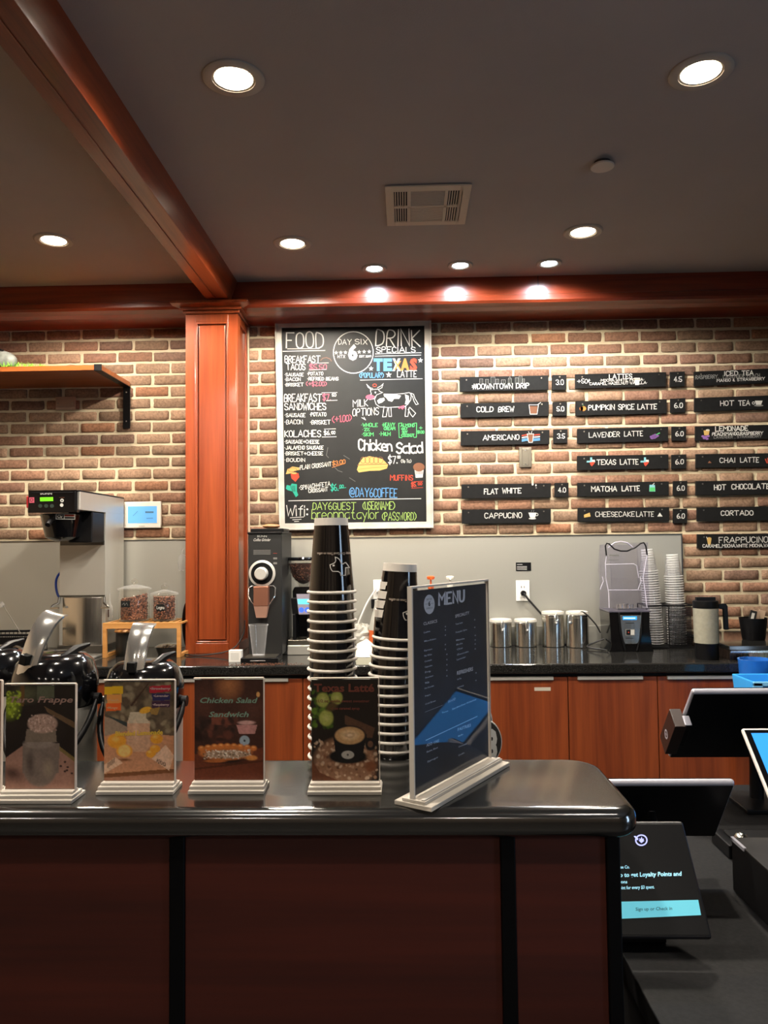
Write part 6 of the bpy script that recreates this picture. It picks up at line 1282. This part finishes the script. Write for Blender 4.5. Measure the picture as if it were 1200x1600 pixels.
# number markers behind the menu stand
NB = mat('number_disc_black', '141414', .4)
def marker(px, py, rpx, Y, label, number, yaw=0):
    x, z = at(px, py, Y).x, at(px, py, Y).z; rr_ = rpx*Y/1200
    t = thing('number_marker', label, 'table number', (x, Y, SHZ)); zc = z-SHZ
    MB().cyl((0, .001, 0), (0, .001, .006), .03, BLACK, n=24).cyl((0, .002, .006), (0, .002, zc), .003, BLACK, n=8).build('stand', t)
    q = MB(); n_ = 40
    def disc(r, y0, y1, m, ry=1.35): q.prism([(r*math.cos(2*PI*i/n_), y0, zc+r*ry*math.sin(2*PI*i/n_)) for i in range(n_)], (0, y1-y0, 0), m)
    disc(rr_, -.004, 0, CW); disc(rr_*.95, -.0046, -.0039, NB); q.build('disc', t)
    if number:
        k = Ink(lambda X, Yp: at(X, Yp, Y-.005)-Vector((x, Y, SHZ)), (0, -1, 0)); k.font('8', px+1, px+18, py+28, 44, CW, bold=.05); k.build('numeral', t)
marker(759, 1158, 24.5, 1.43, 'black oval table marker numbered 8 beside the menu stand', True)
marker(744, 1128, 25, 1.50, 'black oval table marker mostly hidden behind the menu stand', False)

# ------------------------------------------------------------------ register counter and screens
t = tag(MB().box((.36, .98, RT_-.04), (1.5, 2.28, RT_), mat('register_counter_stone', '0d0d0f', .65, spec=.15, noise=.5, nscale=120, col2='151516', bump=.1)).box((.40, 1.02, 0), (1.46, 2.24, RT_-.04), MATTE).build('register_counter', bevel=.003), 'low dark speckled counter to the right of the front bar carrying the screens', 'counter')
SIL = mat('silver_frame', 'b4b4bf', .3, .3); WFR = mat('white_frame', 'd6d2cf', .35)
def screen(P, w_, th_, name, label, back, front, frame_m, face, disp=None, cat='screen', foot=True, base_y=None):
    """P: top-left and bottom-left edge points of the tilted face; runs +x for w_"""
    pt, pb = P; cx_ = (pt.x+pb.x)/2+w_/2; cyy = (pt.y+pb.y)/2; t = thing(name, label, cat, (cx_, cyy, RT_)); o_ = Vector(t.location)
    up_ = Vector((0, pt.y-pb.y, pt.z-pb.z)); H = up_.length; up_.normalize(); nn = Vector((0, -up_.z, up_.y)) # towards viewer/up
    if nn.y > 0: nn = -nn
    cpt = Vector((cx_, (pt.y+pb.y)/2, (pt.z+pb.z)/2))-o_
    def q8(q, x0_, x1_, h0, h1, d0, d1, m): q.add([cpt+Vector((x, 0, 0))+up_*h_+nn*d_ for d_ in (d0, d1) for x, h_ in ((x0_, h0), (x1_, h0), (x1_, h1), (x0_, h1))], [(0, 1, 2, 3), (7, 6, 5, 4), (0, 4, 5, 1), (1, 5, 6, 2), (2, 6, 7, 3), (3, 7, 4, 0)], m)
    q = MB(); q8(q, -w_/2, w_/2, -H/2, H/2, -th_, 0, frame_m); q.build('frame', t, bevel=min(.008, th_*.45), seg=3)
    q = MB(); q8(q, -w_/2+.004, w_/2-.004, -H/2+.004, H/2-.007, .0, .0016, back) ; q.build('near_face', t, bevel=.0007)
    q = MB(); q8(q, -w_/2+.004, w_/2-.004, -H/2+.004, H/2-.004, -th_-.0016, -th_, front); q.build('far_face', t)
    if disp:
        q = MB(); q8(q, -w_/2+disp, w_/2-disp, -H/2+disp, H/2-disp, .0016, .0022, face); q.build('display', t)
    if foot:
        q = MB(); q.box((-.07, -.07, 0), (.07, .09, .012), BLACK); b2 = cpt+nn*(-th_) ; q.tube([(0, .03, .01), (0, b2.y+.01, b2.z-.02), (0, b2.y, b2.z)], .018, BLACK, 12); q.build('stand', t, bevel=.003)
    return t, o_, cpt, up_, nn, H
SCR = mat('blue_screen', '2c7fd0', .2, emis=1.0)
# staff terminal seen from behind (right) and its customer-side screen
xa = .76
pt, pb = at(1084, 1082, 2.0), at(1043, 1184, 2.2)
ta, o_, cpt, up_, nn, H = screen((pt, pb), .42, .016, 'staff_terminal', 'back of a tilted black terminal with silver edge, against the cabinets', BLACK, BLACKG, SIL, None, cat='terminal')
q = MB(); e_ = cpt+Vector((-.21, 0, 0))
q.X = Matrix.Translation(e_+up_*.02)@Matrix(((1, 0, 0), (0, up_.y, nn.y), (0, up_.z, nn.z))).to_4x4() if False else Matrix.Translation(e_)
def blk(q, x0_, x1_, h0, h1, d0, d1, m): q.add([up_*h_+nn*d_+Vector((x, 0, 0)) for d_ in (d0, d1) for x, h_ in ((x0_, h0), (x1_, h0), (x1_, h1), (x0_, h1))], [(0, 1, 2, 3), (7, 6, 5, 4), (0, 4, 5, 1), (1, 5, 6, 2), (2, 6, 7, 3), (3, 7, 4, 0)], m)
BRN = mat('reader_brown', '2a1c18', .4)
blk(q, -.034, -.004, -.075, .052, -.02, .036, BRN); blk(q, -.004, .012, -.05, .052, .002, .03, BLACK); blk(q, -.008, .010, .0525, .056, .004, .034, SIL); rd = q.build('card_reader', ta, bevel=.004)
em = MB().lathe([(.010, 0), (.013, .001), (.010, .0015), (.0085, .001), (.010, 0)], SIL, 24); em.lathe([(.001, .001), (.004, .001)], SIL, 12); eo2 = em.build('emblem', rd); eo2.location = e_+Vector((-.0345, 0, 0))+up_*-.02+nn*.01; eo2.rotation_euler = (0, -PI/2, 0)
pt, pb = at(1158, 1137, 1.80), at(1205, 1252, 1.665)
pb2 = pt+(pb-pt)*1.35
screen((pt, pb2), .24, .012, 'customer_screen', 'tilted tablet with white frame and glowing blue screen at the right edge', BLACKG, BLACK, WFR, SCR, disp=.016, cat='tablet')
# lower terminal
pt, pb = at(1153, 1224, 1.56), at(1119, 1300, 1.66); w_ = .30
pt.x -= w_; pb.x -= w_
screen((pt, pb+(pb-pt)*.1), w_, .014, 'staff_terminal', 'back of a tilted black terminal with silver edge, just beyond the bar corner', BLACK, BLACKG, SIL, None, cat='terminal')
# loyalty display
pt, pb = at(1070, 1282, 1.45), at(1111, 1466, 1.322); w_ = .27
xr_t = (pt.x+pb.x)/2; pt.x = pb.x = xr_t-w_
td, o_, cpt, up_, nn, H = screen((pt, pb), w_, .012, 'loyalty_display', 'dark customer display with a pale blue Sign up or Check in button', BLACK, BLACK, mat('bezel_dark', '1c1c20', .4), None, cat='display', foot=False)
MB().box((-.08, .0, 0), (.08, .14, .03), BLACK).build('stand', td, bevel=.004)
PP = cpt+o_+nn*.002
k = Ink(lambda x, y: hit(x, y, PP, nn)-o_, nn, 940, 1260, 6)
TL = mat('screen_text_cyan', '9fdcf0', .5, emis=.75); TV = mat('screen_logo_violet', 'aab0ff', .5, emis=.8); TB = mat('screen_button', '5aaebe', .5, emis=.8); TG = mat('button_text', '2a5a66', .6)
k.poly([(60, 897), (905, 877), (932, 1020), (60, 1060)], TB); k.font('Sign up or Check in', 318, 660, 980, 30, TG, yb2=972, lay=1, bold=.01); k.build('screen_button', td)
k = Ink(lambda x, y: hit(x, y, PP, nn)-o_, nn, 940, 1260, 6)
k.font('Day Six Coffee Co.', 10, 262, 586, 28, TL, yb2=582, bold=.02); k.font('Sign up to get Loyalty Points and', 44, 748, 665, 38, TL, yb2=650, bold=.03); k.font('coupons', 95, 240, 722, 30, TL, bold=.02); k.font('1 point for every $3 spent.', 130, 495, 780, 30, TL, yb2=770, bold=.02)
k.ring(372, 318, 52, 48, 12, TV); k.poly([(372, 345), (345, 318), (358, 318), (350, 298), (366, 308), (374, 285), (384, 308), (396, 300), (392, 322), (402, 322)], TV); k.poly([(300, 280), (318, 278), (345, 305), (335, 320)], TV)
k.build('screen_graphics', td)
# black cash box
t = thing('cash_drawer', 'black cash drawer with a thin silver edge beside the loyalty display', 'cash drawer', (.9, 1.5, RT_)); zc = onz(1119, 1298, .864); 
MB().box((-.25, -.26, 0), (.4, .10, .10), mat('drawer_black', '0c0c0e', .6, spec=.2)).box((-.25, -.26, .10), (.4, .10, .104), mat('drawer_top', '1e1c1a', .6, spec=.2, noise=.3, nscale=40)).build('case', t, bevel=.002)
MB().box((-.252, .04, .099), (-.246, .10, .1055), SIL).build('edge_strip', t)
MB().box((-.2, -.262, .02), (.35, -.259, .085), BLACK).build('drawer_front', t)
p = onz(1192, 1290, .87)
tag(MB().prism([(-.022, 0, 0), (-.012, 0, .028), (.03, 0, .03), (.05, 0, .0)], (0, .03, 0), mat('salmon_card', 'd9806c', .6)).build('salmon_box', bevel=.002, loc=(p.x, 1.47, RT_+.1045)), 'small salmon pink box on the cash drawer at the right edge', 'box')
tag(MB().box((-.09, -.05, 0), (.09, .05, .03), BLACK).sphere((-.05, -.02, .032), .016, STEELV, 14, 8).box((-.07, -.03, .03), (.08, .03, .036), MATTE).build('black_dock', bevel=.006, loc=(at(1150, 1215, 1.75).x+.07, 1.80, RT_+.0)), 'black device dock with a shiny knob behind the lower terminal', 'dock')
